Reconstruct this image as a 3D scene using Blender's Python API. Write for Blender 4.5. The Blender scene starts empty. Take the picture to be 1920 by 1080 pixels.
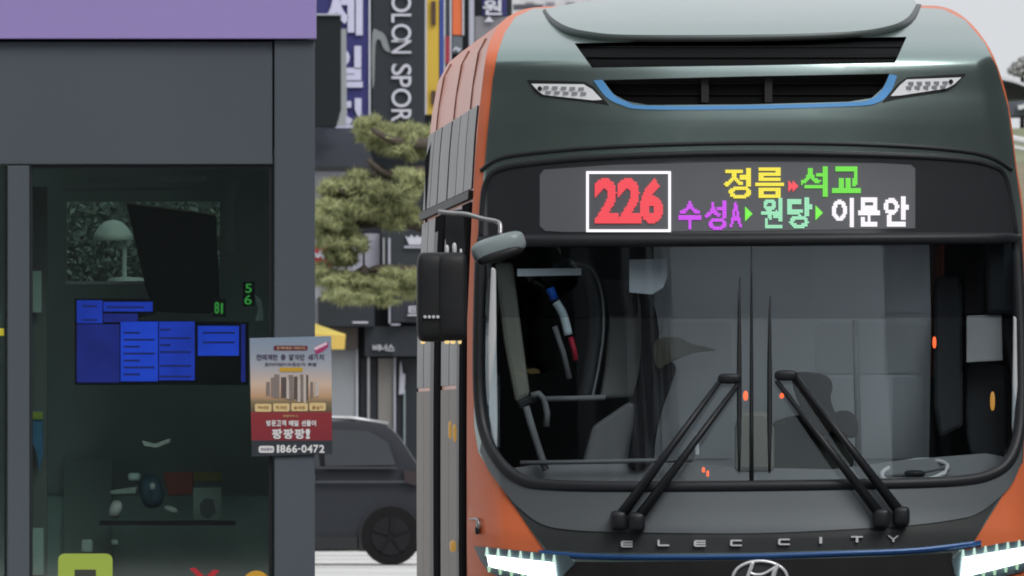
import bpy, bmesh, math, random
import numpy as np
from mathutils import Vector, Matrix
from mathutils.geometry import delaunay_2d_cdt

random.seed(7)
C = bpy.context.scene.collection
SC = bpy.context.scene
PI = math.pi

# ------------------------------------------------------------------ camera, sky, sun, exposure
CAM_H, HORIZON, FPX = 1.43, 800.0, 42930.0          # metres, picture rows, focal length in picture columns
cam = bpy.data.cameras.new('camera')
cam.sensor_width = 36.0
cam.lens = 36.0 * FPX / 1920.0
cam.shift_y = (HORIZON - 540.0) / 1920.0
cam.clip_start, cam.clip_end = 1.0, 6000.0
cam.dof.use_dof = True
cam.dof.focus_distance = 99.5
cam.dof.aperture_fstop = 42.0
cam_o = bpy.data.objects.new('camera', cam)
C.objects.link(cam_o)
cam_o.location = (0, 0, CAM_H)
cam_o.rotation_euler = (PI / 2, 0, 0)
SC.camera = cam_o

SUN_EL, SUN_ROT = math.radians(44), math.radians(150)
w = bpy.data.worlds.new('World')
SC.world = w
w.use_nodes = True
nt = w.node_tree
nt.nodes.clear()
sky = nt.nodes.new('ShaderNodeTexSky')
sky.sky_type = 'NISHITA'
sky.sun_disc = False
sky.sun_elevation = SUN_EL
sky.sun_rotation = SUN_ROT
sky.air_density, sky.dust_density, sky.ozone_density = 1.0, 6.0, 1.0
hs = nt.nodes.new('ShaderNodeHueSaturation')
hs.inputs['Saturation'].default_value = 0.12
mx = nt.nodes.new('ShaderNodeMix')
mx.data_type = 'RGBA'
mx.inputs[0].default_value = 0.70
mx.inputs[7].default_value = (7.2, 7.4, 7.7, 1)      # even overcast layer
bg = nt.nodes.new('ShaderNodeBackground')
bg.inputs['Strength'].default_value = 0.134
wo = nt.nodes.new('ShaderNodeOutputWorld')
nt.links.new(sky.outputs[0], hs.inputs['Color'])
nt.links.new(hs.outputs[0], mx.inputs[6])
nt.links.new(mx.outputs[2], bg.inputs['Color'])
nt.links.new(bg.outputs[0], wo.inputs['Surface'])

sun = bpy.data.lights.new('sun', 'SUN')
sun.energy = 1.35
sun.angle = math.radians(32)
sun.color = (1.0, 0.97, 0.93)
sun_o = bpy.data.objects.new('sun', sun)
C.objects.link(sun_o)
sun_o.rotation_euler = (math.radians(46), 0, math.radians(30))

SC.view_settings.view_transform = 'Standard'
SC.view_settings.look = 'None'
SC.view_settings.gamma = 1.0
SC.view_settings.use_curve_mapping = False
SC.view_settings.exposure = 0.0
SC.cycles.max_bounces = 8
SC.cycles.transparent_max_bounces = 16
SC.cycles.filter_width = 1.9

# ------------------------------------------------------------------ helpers
def P(px, py, Y):
    return Vector(((px - 960.0) / FPX * Y, Y, CAM_H + (HORIZON - py) / FPX * Y))

def lin(r, g, b):
    def f(c):
        c /= 255.0
        return c / 12.92 if c <= 0.04045 else ((c + 0.055) / 1.055) ** 2.4
    return (f(r), f(g), f(b), 1.0)

_mats = {}
def mat(name, col, rough=0.6, metal=0.0, coat=0.0, var=0.10, scale=6.0, bump=0.0, spec=0.28, emit=0.0, stretch=None, ior=1.5):
    if name in _mats:
        return _mats[name]
    m = bpy.data.materials.new(name)
    m.use_nodes = True
    n = m.node_tree
    b = n.nodes['Principled BSDF']
    if len(col) == 3:
        col = (*col, 1)
    tc = n.nodes.new('ShaderNodeTexCoord')
    mp = n.nodes.new('ShaderNodeMapping')
    if stretch:
        mp.inputs['Scale'].default_value = stretch
    n.links.new(tc.outputs['Object'], mp.inputs[0])
    no = n.nodes.new('ShaderNodeTexNoise')
    no.inputs['Scale'].default_value = scale
    no.inputs['Detail'].default_value = 5
    n.links.new(mp.outputs[0], no.inputs[0])
    cr = n.nodes.new('ShaderNodeMix')
    cr.data_type = 'RGBA'
    cr.inputs[6].default_value = tuple(max(0, c * (1 - var)) for c in col[:3]) + (1,)
    cr.inputs[7].default_value = tuple(min(1, c * (1 + var)) for c in col[:3]) + (1,)
    n.links.new(no.outputs['Fac'], cr.inputs[0])
    n.links.new(cr.outputs[2], b.inputs['Base Color'])
    mr = n.nodes.new('ShaderNodeMapRange')
    mr.inputs[3].default_value = max(0.02, rough * 0.85)
    mr.inputs[4].default_value = min(1, rough * 1.15)
    n.links.new(no.outputs['Fac'], mr.inputs[0])
    n.links.new(mr.outputs[0], b.inputs['Roughness'])
    b.inputs['Metallic'].default_value = metal
    b.inputs['Specular IOR Level'].default_value = spec
    b.inputs['Coat Weight'].default_value = coat
    b.inputs['Coat Roughness'].default_value = 0.06
    b.inputs['IOR'].default_value = ior
    if bump:
        bp = n.nodes.new('ShaderNodeBump')
        bp.inputs['Strength'].default_value = bump
        bp.inputs['Distance'].default_value = 0.02
        n.links.new(no.outputs['Fac'], bp.inputs['Height'])
        n.links.new(bp.outputs[0], b.inputs['Normal'])
    if emit:
        n.links.new(cr.outputs[2], b.inputs['Emission Color'])
        b.inputs['Emission Strength'].default_value = emit
    _mats[name] = m
    return m

def emis(name, col, strength):
    if name in _mats:
        return _mats[name]
    m = bpy.data.materials.new(name)
    m.use_nodes = True
    n = m.node_tree
    b = n.nodes['Principled BSDF']
    b.inputs['Base Color'].default_value = (0.02, 0.02, 0.02, 1)
    b.inputs['Emission Color'].default_value = col
    b.inputs['Emission Strength'].default_value = strength
    _mats[name] = m
    return m

def glass(name, tint, r0, r1, rough=0.02, refl=(1, 1, 1, 1)):
    """see-through pane: tinted transparency under a reflection that grows towards grazing"""
    m = bpy.data.materials.new(name)
    m.use_nodes = True
    n = m.node_tree
    n.nodes.clear()
    out = n.nodes.new('ShaderNodeOutputMaterial')
    t = n.nodes.new('ShaderNodeBsdfTransparent')
    t.inputs[0].default_value = (*tint, 1)
    g = n.nodes.new('ShaderNodeBsdfGlossy')
    g.inputs['Roughness'].default_value = rough
    g.inputs['Color'].default_value = refl
    lw = n.nodes.new('ShaderNodeLayerWeight')
    lw.inputs['Blend'].default_value = 0.25
    mr = n.nodes.new('ShaderNodeMapRange')
    mr.inputs[3].default_value = r0
    mr.inputs[4].default_value = r1
    n.links.new(lw.outputs['Fresnel'], mr.inputs[0])
    mxs = n.nodes.new('ShaderNodeMixShader')
    n.links.new(mr.outputs[0], mxs.inputs[0])
    n.links.new(t.outputs[0], mxs.inputs[1])
    n.links.new(g.outputs[0], mxs.inputs[2])
    n.links.new(mxs.outputs[0], out.inputs['Surface'])
    _mats[name] = m
    return m

def link(name, me, m=None, parent=None, smooth=False):
    o = bpy.data.objects.new(name, me)
    C.objects.link(o)
    if m is not None:
        me.materials.append(m)
    if parent is not None:
        o.parent = parent
        o.matrix_parent_inverse = Matrix.Translation(-ORIG.get(parent.name, Vector((0, 0, 0))))
    if smooth:
        for p in me.polygons:
            p.use_smooth = True
    return o

ORIG = {}
def thing(name, label, cat, loc=(0, 0, 0), group=None):
    o = bpy.data.objects.new(name, None)
    C.objects.link(o)
    o.location = loc
    o.empty_display_size = 0.2
    o['label'] = label
    o['category'] = cat
    if group:
        o['group'] = group
    ORIG[o.name] = Vector(loc)
    return o

def sub(parent_part, name, me, m, smooth=False):
    """a sub-part: meshes are in world space, parts sit at the thing's world origin"""
    o = bpy.data.objects.new(name, me)
    C.objects.link(o)
    me.materials.append(m)
    o.parent = parent_part
    if smooth:
        for p in me.polygons:
            p.use_smooth = True
    return o

def mesh_from(verts, faces, name='mesh', recalc=True):
    me = bpy.data.meshes.new(name)
    me.from_pydata([tuple(v) for v in verts], [], faces)
    if recalc:
        bm = bmesh.new()
        bm.from_mesh(me)
        bmesh.ops.recalc_face_normals(bm, faces=bm.faces)
        bm.to_mesh(me)
        bm.free()
    me.update()
    return me

def ext_me(poly, Y, thick):
    """outline given in picture columns and rows at distance Y, extruded away from the viewer"""
    a = [P(x, y, Y) for x, y in poly]
    b = [v + Vector((0, thick, 0)) for v in a]
    n = len(a)
    faces = [list(range(n)), list(range(2 * n - 1, n - 1, -1))]
    for i in range(n):
        j = (i + 1) % n
        faces.append([i, j, n + j, n + i])
    return mesh_from(a + b, faces)

def bev(o, w_=0.004, seg=2):
    b = o.modifiers.new('bevel', 'BEVEL')
    b.width = w_
    b.segments = seg
    b.limit_method = 'ANGLE'
    return o

def rect(x0, y0, x1, y1):
    return [(x0, y0), (x1, y0), (x1, y1), (x0, y1)]

def rrect(x0, y0, x1, y1, r, n=4):
    pts = []
    for cx, cy, a0 in ((x1 - r, y0 + r, -90), (x1 - r, y1 - r, 0), (x0 + r, y1 - r, 90), (x0 + r, y0 + r, 180)):
        for k in range(n + 1):
            a = math.radians(a0 + 90 * k / n)
            pts.append((cx + r * math.cos(a), cy + r * math.sin(a)))
    return pts

def ext(name, poly, Y, thick, m, parent=None, bw=0.0):
    o = link(name, ext_me(poly, Y, thick), m, parent)
    if bw:
        bev(o, bw)
    return o

def box_me(x0, x1, y0, y1, z0, z1):
    v = [Vector((x, y, z)) for x in (x0, x1) for y in (y0, y1) for z in (z0, z1)]
    f = [(0, 1, 3, 2), (4, 6, 7, 5), (0, 4, 5, 1), (2, 3, 7, 6), (0, 2, 6, 4), (1, 5, 7, 3)]
    return mesh_from(v, f)

def tube_me(pts, rad, seg=8, closed=False, flat=1.0):
    """tube along 3-D points; rad a number or a list"""
    n = len(pts)
    rr = rad if isinstance(rad, (list, tuple)) else [rad] * n
    verts, faces = [], []
    ref = None
    for i in range(n):
        if closed:
            t = (pts[(i + 1) % n] - pts[i - 1])
        else:
            t = pts[min(i + 1, n - 1)] - pts[max(i - 1, 0)]
        t.normalize()
        if ref is None:
            ref = Vector((0, 1, 0)) if abs(t.y) < 0.9 else Vector((1, 0, 0))
        u = t.cross(ref)
        u.normalize()
        v = u.cross(t)
        v.normalize()
        ref = v.copy() if abs(t.y) > 0.9 else Vector((0, 1, 0))
        for k in range(seg):
            a = 2 * PI * k / seg
            verts.append(pts[i] + u * (rr[i] * math.cos(a)) + v * (rr[i] * flat * math.sin(a)))
    m_ = n if closed else n - 1
    for i in range(m_):
        j = (i + 1) % n
        for k in range(seg):
            l = (k + 1) % seg
            faces.append((i * seg + k, i * seg + l, j * seg + l, j * seg + k))
    if not closed:
        faces.append(tuple(range(seg - 1, -1, -1)))
        faces.append(tuple((n - 1) * seg + k for k in range(seg)))
    return mesh_from(verts, faces)

def smooth_path(pts, closed=False, per=6):
    """Catmull-Rom through 2-D or 3-D points"""
    n = len(pts)
    out = []
    rng = range(n) if closed else range(n - 1)
    for i in rng:
        p = [np.array(pts[(i + k) % n] if closed else pts[min(max(i + k, 0), n - 1)], float) for k in (-1, 0, 1, 2)]
        for s in range(per):
            t = s / per
            q = 0.5 * ((2 * p[1]) + (-p[0] + p[2]) * t + (2 * p[0] - 5 * p[1] + 4 * p[2] - p[3]) * t * t + (-p[0] + 3 * p[1] - 3 * p[2] + p[3]) * t ** 3)
            out.append(tuple(q))
    if not closed:
        out.append(tuple(pts[-1]))
    return out

def rbox_me(cx, cy, wpx, hpx, Y, depth, ex=4.0, ang=0.0, nu=20, nv=14):
    """rounded block (superellipsoid), axes in picture plane turned by ang"""
    verts, faces = [], []
    S = Y / FPX
    def sg(v, e):
        return math.copysign(abs(v) ** (2.0 / e), v)
    for j in range(nv + 1):
        ph = -PI / 2 + PI * j / nv
        for i in range(nu):
            th = 2 * PI * i / nu
            a = sg(math.cos(ph), ex) * sg(math.cos(th), ex) * wpx / 2
            b = sg(math.sin(ph), ex) * hpx / 2
            d = sg(math.cos(ph), ex) * sg(math.sin(th), ex) * depth / 2
            x = a * math.cos(ang) - b * math.sin(ang)
            y = a * math.sin(ang) + b * math.cos(ang)
            verts.append(P(cx, cy, Y) + Vector((x * S, d, -y * S)))
    for j in range(nv):
        for i in range(nu):
            k = (i + 1) % nu
            faces.append((j * nu + i, j * nu + k, (j + 1) * nu + k, (j + 1) * nu + i))
    me = mesh_from(verts, faces)
    bm = bmesh.new()
    bm.from_mesh(me)
    bmesh.ops.remove_doubles(bm, verts=bm.verts, dist=1e-5)
    bmesh.ops.recalc_face_normals(bm, faces=bm.faces)
    bm.to_mesh(me)
    bm.free()
    return me

def cyl_me(c, r, L, axis='Y', n=28):
    v, f = [], []
    for s in (-0.5, 0.5):
        for k in range(n):
            a = 2 * PI * k / n
            q = (r * math.cos(a), r * math.sin(a))
            v.append(Vector(c) + {'X': Vector((s * L, q[0], q[1])), 'Y': Vector((q[0], s * L, q[1])), 'Z': Vector((q[0], q[1], s * L))}[axis])
    f.append(list(range(n)))
    f.append(list(range(2 * n - 1, n - 1, -1)))
    for k in range(n):
        l = (k + 1) % n
        f.append([k, l, n + l, n + k])
    return mesh_from(v, f)

# ---- lettering
_glyphs = {}
def glyph_tris(ch, bold=0.0):
    key = (ch, bold)
    if key in _glyphs:
        return _glyphs[key]
    cu = bpy.data.curves.new('lettering', 'FONT')
    cu.body = ch
    cu.size = 1.0
    cu.offset = bold
    cu.resolution_u = 4
    o = bpy.data.objects.new('lettering', cu)
    C.objects.link(o)
    dg = bpy.context.evaluated_depsgraph_get()
    me = bpy.data.meshes.new_from_object(o.evaluated_get(dg))
    me.calc_loop_triangles()
    v = np.array([vv.co[:2] for vv in me.vertices], float).reshape(-1, 2)
    t = np.array([lt.vertices[:] for lt in me.loop_triangles], int).reshape(-1, 3)
    bpy.data.objects.remove(o)
    bpy.data.curves.remove(cu)
    bpy.data.meshes.remove(me)
    if len(v):
        lo, hi = v.min(0), v.max(0)
        v = (v - lo) / np.maximum(hi - lo, 1e-6)
        v[:, 1] = 1 - v[:, 1]                       # rows grow downwards
    _glyphs[key] = (v, t)
    return v, t

def raster(ch, nx, ny, bold=0.0):
    v, t = glyph_tris(ch, bold)
    xs = (np.arange(nx) + 0.5) / nx
    ys = (np.arange(ny) + 0.5) / ny
    gx, gy = np.meshgrid(xs, ys)
    ins = np.zeros_like(gx, bool)
    for a, b, c in t:
        A, B, D_ = v[a], v[b], v[c]
        def e(p, q):
            return (q[0] - p[0]) * (gy - p[1]) - (q[1] - p[1]) * (gx - p[0])
        s1, s2, s3 = e(A, B), e(B, D_), e(D_, A)
        ins |= ((s1 >= 0) & (s2 >= 0) & (s3 >= 0)) | ((s1 <= 0) & (s2 <= 0) & (s3 <= 0))
    return ins

def letter_me(ch, box, placer, bold=0.0, thick=0.004, rot=0):
    """solid letter filling box = (x0, y0, x1, y1); placer(x, y, back) gives world points"""
    v, t = glyph_tris(ch, bold)
    x0, y0, x1, y1 = box
    pts = []
    for a, b in v:
        if rot == 1:                                # turned clockwise, reading downwards
            a, b = 1 - b, a
        pts.append((x0 + (x1 - x0) * a, y0 + (y1 - y0) * b))
    n = len(pts)
    verts = [placer(x, y, 0) for x, y in pts] + [placer(x, y, thick) for x, y in pts]
    faces = [tuple(q) for q in t.tolist()] + [tuple(n + i for i in q) for q in t.tolist()]
    cnt = {}
    for q in t.tolist():
        for i in range(3):
            e = tuple(sorted((q[i], q[(i + 1) % 3])))
            cnt[e] = cnt.get(e, 0) + 1
    for (a, b), k in cnt.items():
        if k == 1:
            faces.append((a, b, n + b, n + a))
    return mesh_from(verts, faces)

def flat_placer(Y):
    return lambda x, y, back: P(x, y, Y) + Vector((0, back, 0))

# ------------------------------------------------------------------ materials
M_orange = mat('orange_paint', lin(222, 116, 75), 0.36, 0.0, 0.22, 0.05, 3)
M_metal = mat('gunmetal_paint', (0.335, 0.43, 0.412), 0.26, 0.88, 0.6, 0.05, 2.5)
M_panel = mat('grey_panel_paint', (0.125, 0.142, 0.155), 0.42, 0.25, 0.3, 0.05, 2.5)
M_dpanel = mat('dark_lower_panel', (0.045, 0.05, 0.052), 0.4, 0.0, 0.2, 0.1, 4)
M_black = mat('black_plastic', (0.018, 0.019, 0.021), 0.5, 0, 0, 0.2, 12, 0.05)
M_rubber = mat('black_rubber', (0.022, 0.024, 0.028), 0.42, 0, 0, 0.15, 20)
M_vent = mat('vent_mesh', (0.007, 0.008, 0.009), 0.7, 0, 0, 0.3, 30, 0, 0.12)
M_gloss = mat('black_gloss_surround', (0.03, 0.032, 0.036), 0.18, 0, 0.3, 0.1, 3, 0, 0.5)
M_screen = mat('led_screen_face', (0.135, 0.14, 0.155), 0.3, 0, 0.0, 0.06, 5)
M_blue = mat('blue_trim', lin(104, 172, 236), 0.35, 0.1, 0.5, 0.05, 5)
M_dblue = mat('dark_blue_trim', lin(42, 84, 140), 0.35, 0.2, 0.4, 0.05, 5)
M_chrome = mat('chrome', (0.86, 0.87, 0.9), 0.25, 0.35, 0, 0.03, 5)
M_lamp = mat('lamp_lens_white', (0.8, 0.82, 0.85), 0.22, 0, 0.8, 0.05, 30, 0, 0.5, 0.12)
M_cabin = mat('cabin_lining', (0.035, 0.037, 0.04), 0.85, 0, 0, 0.2, 5)
M_cabin2 = mat('cabin_grey', (0.13, 0.135, 0.14), 0.6, 0, 0, 0.15, 5)
M_olive = mat('olive_grey_trim', (0.17, 0.17, 0.14), 0.6, 0, 0, 0.15, 5)
M_pale = mat('pale_trim', (0.62, 0.64, 0.66), 0.5, 0, 0, 0.05, 5)
M_mirror_grey = mat('mirror_grey', (0.23, 0.28, 0.29), 0.4, 0.0, 0.3, 0.06, 5)
M_arm = mat('wiper_black', (0.02, 0.022, 0.026), 0.38, 0.1, 0, 0.15, 15)
M_steel = mat('brushed_steel', (0.42, 0.43, 0.44), 0.35, 0.8, 0, 0.1, 12)
M_brown = mat('brown_black_cover', (0.014, 0.011, 0.011), 0.85, 0, 0, 0.2, 3, 0, 0.08)
G_low = glass('windscreen_glass', (0.95, 0.985, 1.0), 0.016, 0.26, 0.02, (0.88, 0.96, 1.0, 1))
G_band = glass('windscreen_band_glass', (0.80, 0.84, 0.865), 0.014, 0.24, 0.02, (0.88, 0.96, 1.0, 1))
G_side = glass('side_glass', (0.16, 0.17, 0.18), 0.10, 0.95)
G_stop = glass('shelter_glass', (0.84, 0.90, 0.88), 0.08, 0.7)

M_frame = mat('shelter_grey_metal', (0.094, 0.112, 0.136), 0.55, 0.0, 0.0, 0.11, 1.3, 0.02, 0.28, 0, (1, 1, 0.45))
M_purple = mat('shelter_purple', (0.385, 0.305, 0.665), 0.5, 0, 0.1, 0.05, 1.5)
M_darkin = mat('shelter_inner_dark', (0.34, 0.44, 0.43), 0.8, 0, 0, 0.5, 2.2)

# ------------------------------------------------------------------ the setting
def struct(name, me, m, kind='structure'):
    o = link(name, me, m)
    o['kind'] = kind
    return o

def sheet(x0, x1, y0, y1, z):
    return mesh_from([(x0, y0, z), (x1, y0, z), (x1, y1, z), (x0, y1, z)], [(0, 1, 2, 3)], recalc=False)

M_ground = mat('ground_grey', (0.16, 0.16, 0.155), 0.85, 0, 0, 0.25, 0.4, 0.1)
M_asphalt = mat('asphalt', (0.06, 0.061, 0.064), 0.8, 0, 0, 0.25, 3.0, 0.25)
M_pave = mat('paving', (0.36, 0.35, 0.33), 0.75, 0, 0, 0.12, 2.0, 0.1)
M_wetroad = mat('pale_concrete_road', (0.60, 0.60, 0.585), 0.6, 0, 0, 0.10, 0.7, 0.0)
M_line = mat('road_paint', (0.75, 0.75, 0.73), 0.6, 0, 0, 0.1, 3)
M_joint = mat('dark_joint', (0.16, 0.16, 0.165), 0.8, 0, 0, 0.2, 2)
struct('ground', sheet(-1500, 1500, -800, 3000, -0.16), M_ground)
struct('road', sheet(-0.9, 24, -120, 205, 0.0), M_asphalt)
struct('pavement', box_me(-19, -0.9, -120, 205, -0.15, 0.06), M_pave)
struct('far_road', sheet(-45, 60, 205, 262, 0.0), M_wetroad)
for k, (yy, ww) in enumerate(((253.0, 0.5), (246.0, 0.35), (238.6, 0.45), (231.5, 0.3))):
    struct('road_joint', sheet(-45, 60, yy, yy + ww, 0.005), M_joint)
struct('far_pavement', box_me(-45, 60, 262, 274, -0.15, 0.10), M_pave)
for k in range(14):
    struct('lane_marking', sheet(3.6, 3.75, -60 + k * 18, -54 + k * 18, 0.005), M_line)

# ------------------------------------------------------------------ THE BUS
YB = 99.6
YAW = Vector((-0.0242, 1.0, 0.0)).normalized()
ring = [(877, 1335), (876, 1000), (876, 800), (877, 600), (886, 400), (895, 250), (905, 150), (916, 85), (935, 48), (960, 27),
        (1000, 14), (1100, 10), (1250, 7), (1400, 5), (1600, 7), (1710, 10), (1770, 13), (1812, 36), (1848, 78), (1871, 126),
        (1892, 200), (1907, 318), (1918, 393), (1927, 600), (1929, 800), (1929, 1000), (1928, 1335)]
_vt = [(-60, 2.3), (-20, 1.75), (0, 1.30), (20, 1.00), (42, 0.73), (62, 0.555), (80, 0.41), (94, 0.318), (105, 0.272), (115, 0.254), (130, 0.249), (150, 0.247), (170, 0.246), (195, 0.239), (230, 0.236),
       (300, 0.246), (330, 0.238), (440, 0.20), (600, 0.146), (900, 0.04), (960, 0.02), (1000, 0.0), (1080, 0.0), (1200, 0.02), (1400, 0.06)]
_ys = np.arange(-60, 1401)
_vv = np.interp(_ys, [a for a, b in _vt], [b for a, b in _vt])
_ker = np.exp(-0.5 * (np.arange(-24, 25) / 8.0) ** 2)
_ker /= _ker.sum()
_vs = np.convolve(np.pad(_vv, 24, mode='edge'), _ker, mode='valid')
def Vd(py):
    return float(np.interp(py, _ys, _vs))
def Dd(px, py):
    cx = 1373 + 0.052 * py
    hw = 525 if py > 300 else 525 - (300 - py) * 0.12
    t = min(abs((px - cx) / hw), 1.06)
    return Vd(py) + 0.26 * t ** 2.6 + 0.10 * max(0, t - 0.9) / 0.1 * max(0, t - 0.9) / 0.1 * 1.0
def B(px, py, off=0.0):
    return P(px, py, YB + Dd(px, py) + off)

def densify(poly, step):
    out = []
    n = len(poly)
    for i in range(n):
        a, b = poly[i], poly[(i + 1) % n]
        L = math.hypot(b[0] - a[0], b[1] - a[1])
        k = max(1, int(L / step + 0.5))
        for s in range(k):
            out.append((a[0] + (b[0] - a[0]) * s / k, a[1] + (b[1] - a[1]) * s / k))
    return out

def inside(px, py, poly):
    poly = np.asarray(poly)
    x0, y0 = poly[:, 0], poly[:, 1]
    x1, y1 = np.roll(x0, -1), np.roll(y0, -1)
    px = np.asarray(px)[:, None]
    py = np.asarray(py)[:, None]
    cond = (y0 > py) != (y1 > py)
    with np.errstate(divide='ignore', invalid='ignore'):
        xi = (x1 - x0) * (py - y0) / (y1 - y0) + x0
    return (np.sum(cond & (px < xi), axis=1) % 2) == 1

def patch_me(outer, off=0.0, holes=(), thick=0.012, step=16, fn=None):
    """curved panel: outline given on the bus front, draped over its surface, with real thickness"""
    fn = fn or B
    loops = [densify(outer, step)] + [densify(h, step) for h in holes]
    pts, edges = [], []
    for lp in loops:
        s = len(pts)
        pts += lp
        edges += [(s + i, s + (i + 1) % len(lp)) for i in range(len(lp))]
    nb = len(pts)
    bnd = np.array(pts)
    lo, hi = bnd.min(0), bnd.max(0)
    gx, gy = np.meshgrid(np.arange(lo[0] + step * 0.5, hi[0], step), np.arange(lo[1] + step * 0.5, hi[1], step))
    gx, gy = gx.ravel(), gy.ravel()
    if len(gx):
        ok = inside(gx, gy, loops[0])
        for lp in loops[1:]:
            ok &= ~inside(gx, gy, lp)
        gx, gy = gx[ok], gy[ok]
        if len(gx):
            d = np.min((gx[:, None] - bnd[None, :, 0]) ** 2 + (gy[:, None] - bnd[None, :, 1]) ** 2, axis=1)
            ok = d > (step * 0.45) ** 2
            pts += list(zip(gx[ok].tolist(), gy[ok].tolist()))
    vo, eo, fo, _, _, _ = delaunay_2d_cdt([Vector(p) for p in pts], edges, [], 0, 1e-4)
    cen = np.array([[sum(vo[i][0] for i in f) / 3, sum(vo[i][1] for i in f) / 3] for f in fo])
    ok = inside(cen[:, 0], cen[:, 1], loops[0])
    for lp in loops[1:]:
        ok &= ~inside(cen[:, 0], cen[:, 1], lp)
    tris = [list(f) for f, k in zip(fo, ok) if k]
    V = [fn(v[0], v[1], off) for v in vo]
    n = len(V)
    fr = []
    for f in tris:
        a, b, c = (V[i] for i in f)
        if (b - a).cross(c - a).y > 0:
            f = f[::-1]
        fr.append(tuple(f))
    cnt = {}
    for f in fr:
        for i in range(3):
            cnt[(f[i], f[(i + 1) % 3])] = 1
    back = [v + Vector((0, thick, 0)) for v in V]
    verts = V + back
    faces = fr + [tuple(n + i for i in f[::-1]) for f in fr]
    nsm = len(fr)
    for (a, b) in list(cnt):
        if (b, a) not in cnt:                       # side wall with its own vertices, so the front shades smoothly
            s = len(verts)
            verts += [V[a], V[b], back[b], back[a]]
            faces.append((s + 1, s, s + 3, s + 2))
    used = sorted({i for f in faces for i in f})
    remap = {i: k for k, i in enumerate(used)}
    me = bpy.data.meshes.new('panel')
    me.from_pydata([tuple(verts[i]) for i in used], [], [tuple(remap[i] for i in f) for f in faces])
    for i, p in enumerate(me.polygons):
        p.use_smooth = i < nsm
    me.update()
    nrm = []
    for i in used:
        if i < n:
            x, y = vo[i][0], vo[i][1]
            d = (fn(x + 2, y, off) - fn(x - 2, y, off)).cross(fn(x, y + 2, off) - fn(x, y - 2, off))
            d.normalize()
            nrm.append(d if d.y < 0 else -d)
        else:
            nrm.append(None)
    cn = []
    for i, p in enumerate(me.polygons):
        for vi in p.vertices:
            cn.append(tuple(nrm[vi]) if i < nsm and nrm[vi] is not None else tuple(p.normal))
    me.normals_split_custom_set(cn)
    return me

bus_loc = P(1404, 1417, YB + 0.3)
bus_loc.z = 0
bus = thing('electric_bus', 'orange electric city bus numbered 226 with a dark glossy front', 'bus', bus_loc)

def bp_(name, me, m, smooth=False, parent=None):
    """a part of the bus (or a sub-part when parent is given)"""
    if parent is None:
        return link(name, me, m, bus, smooth)
    o = bpy.data.objects.new(name, me)
    C.objects.link(o)
    me.materials.append(m)
    o.parent = parent
    if smooth:
        for p in me.polygons:
            p.use_smooth = True
    return o
def bpatch(name, outer, off, m, holes=(), thick=0.012, step=16, parent=None):
    return bp_(name, patch_me(outer, off, holes, thick, step), m, False, parent)

# windscreen outline, up to the bar under the destination sign
wind = smooth_path([(902, 452), (899, 550), (897, 680), (900, 762), (912, 822), (938, 868), (975, 898), (1020, 909), (1150, 913), (1400, 912),
                    (1650, 908), (1800, 902), (1862, 888), (1893, 862), (1910, 815), (1915, 740), (1913, 600), (1906, 447)], per=4)
wind = wind + [(1650, 448), (1400, 450), (1150, 452)]
vent_top = [(1077, 81), (1240, 78), (1700, 69), (1678, 118), (1400, 123), (1110, 127)]
vent_low = [(1130, 150), (1400, 143), (1668, 138), (1656, 164), (1634, 184), (1590, 191), (1400, 196), (1215, 197), (1176, 190), (1150, 176)]

# outer shell: body ring swept back along the bus
front = [B(x, y) for x, y in ring]
LEN = 11.0
def swept(a):
    y0 = YB + 0.4
    return [v + YAW * (a + (y0 - v.y if a > 0 else 0)) for v in front]
secs = [front, swept(0.9), swept(3.5), swept(7.0), swept(LEN - 0.25)]
last = swept(LEN)
mid = sum(last, Vector()) / len(last)
secs.append([mid + (v - mid) * 0.965 for v in last])
n = len(ring)
verts, faces = [v for s in secs for v in s], []
for i in range(len(secs) - 1):
    for k in range(n - 1):
        if 1 <= i <= 3 and 20 <= k <= 22:            # window openings on the driver's side
            continue
        faces.append((i * n + k, i * n + k + 1, (i + 1) * n + k + 1, (i + 1) * n + k))
    faces.append((i * n + n - 1, i * n, (i + 1) * n, (i + 1) * n + n - 1))
faces.append(tuple((len(secs) - 1) * n + k for k in range(n)))
body_me = mesh_from(verts, faces)
body = bp_('body', body_me, M_orange, True)
for i in range(1, 4):
    for j in range(2):
        q = [secs[i][20] + (secs[i + 1][20] - secs[i][20]) * t for t in (j * 0.5 + 0.01, j * 0.5 + 0.49)]
        q2 = [secs[i][23] + (secs[i + 1][23] - secs[i][23]) * t for t in (j * 0.5 + 0.49, j * 0.5 + 0.01)]
        mm = [(q[0] * 0.45 + q2[1] * 0.55) + Vector((0.035, 0, 0)), (q[1] * 0.45 + q2[0] * 0.55) + Vector((0.035, 0, 0))]
        wv = [q[0], q[1], mm[1], q2[0], q2[1], mm[0]]
        wv += [v - Vector((0.008, 0, 0)) for v in wv]
        bp_('side_window', mesh_from(wv, [(0, 1, 2, 5), (5, 2, 3, 4), (6, 11, 8, 7), (11, 10, 9, 8), (0, 6, 7, 1), (3, 9, 10, 4), (0, 5, 11, 6), (5, 4, 10, 11), (1, 7, 8, 2), (2, 8, 9, 3)]), G_side)
em = body.modifiers.new('edge', 'EDGE_SPLIT')
em.split_angle = math.radians(40)

bpatch('front_shell', smooth_path(ring[1:-1], per=3) + [(1928, 1335), (877, 1335)], 0.0, M_orange, holes=[wind, vent_top, vent_low], thick=0.02)

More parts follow.
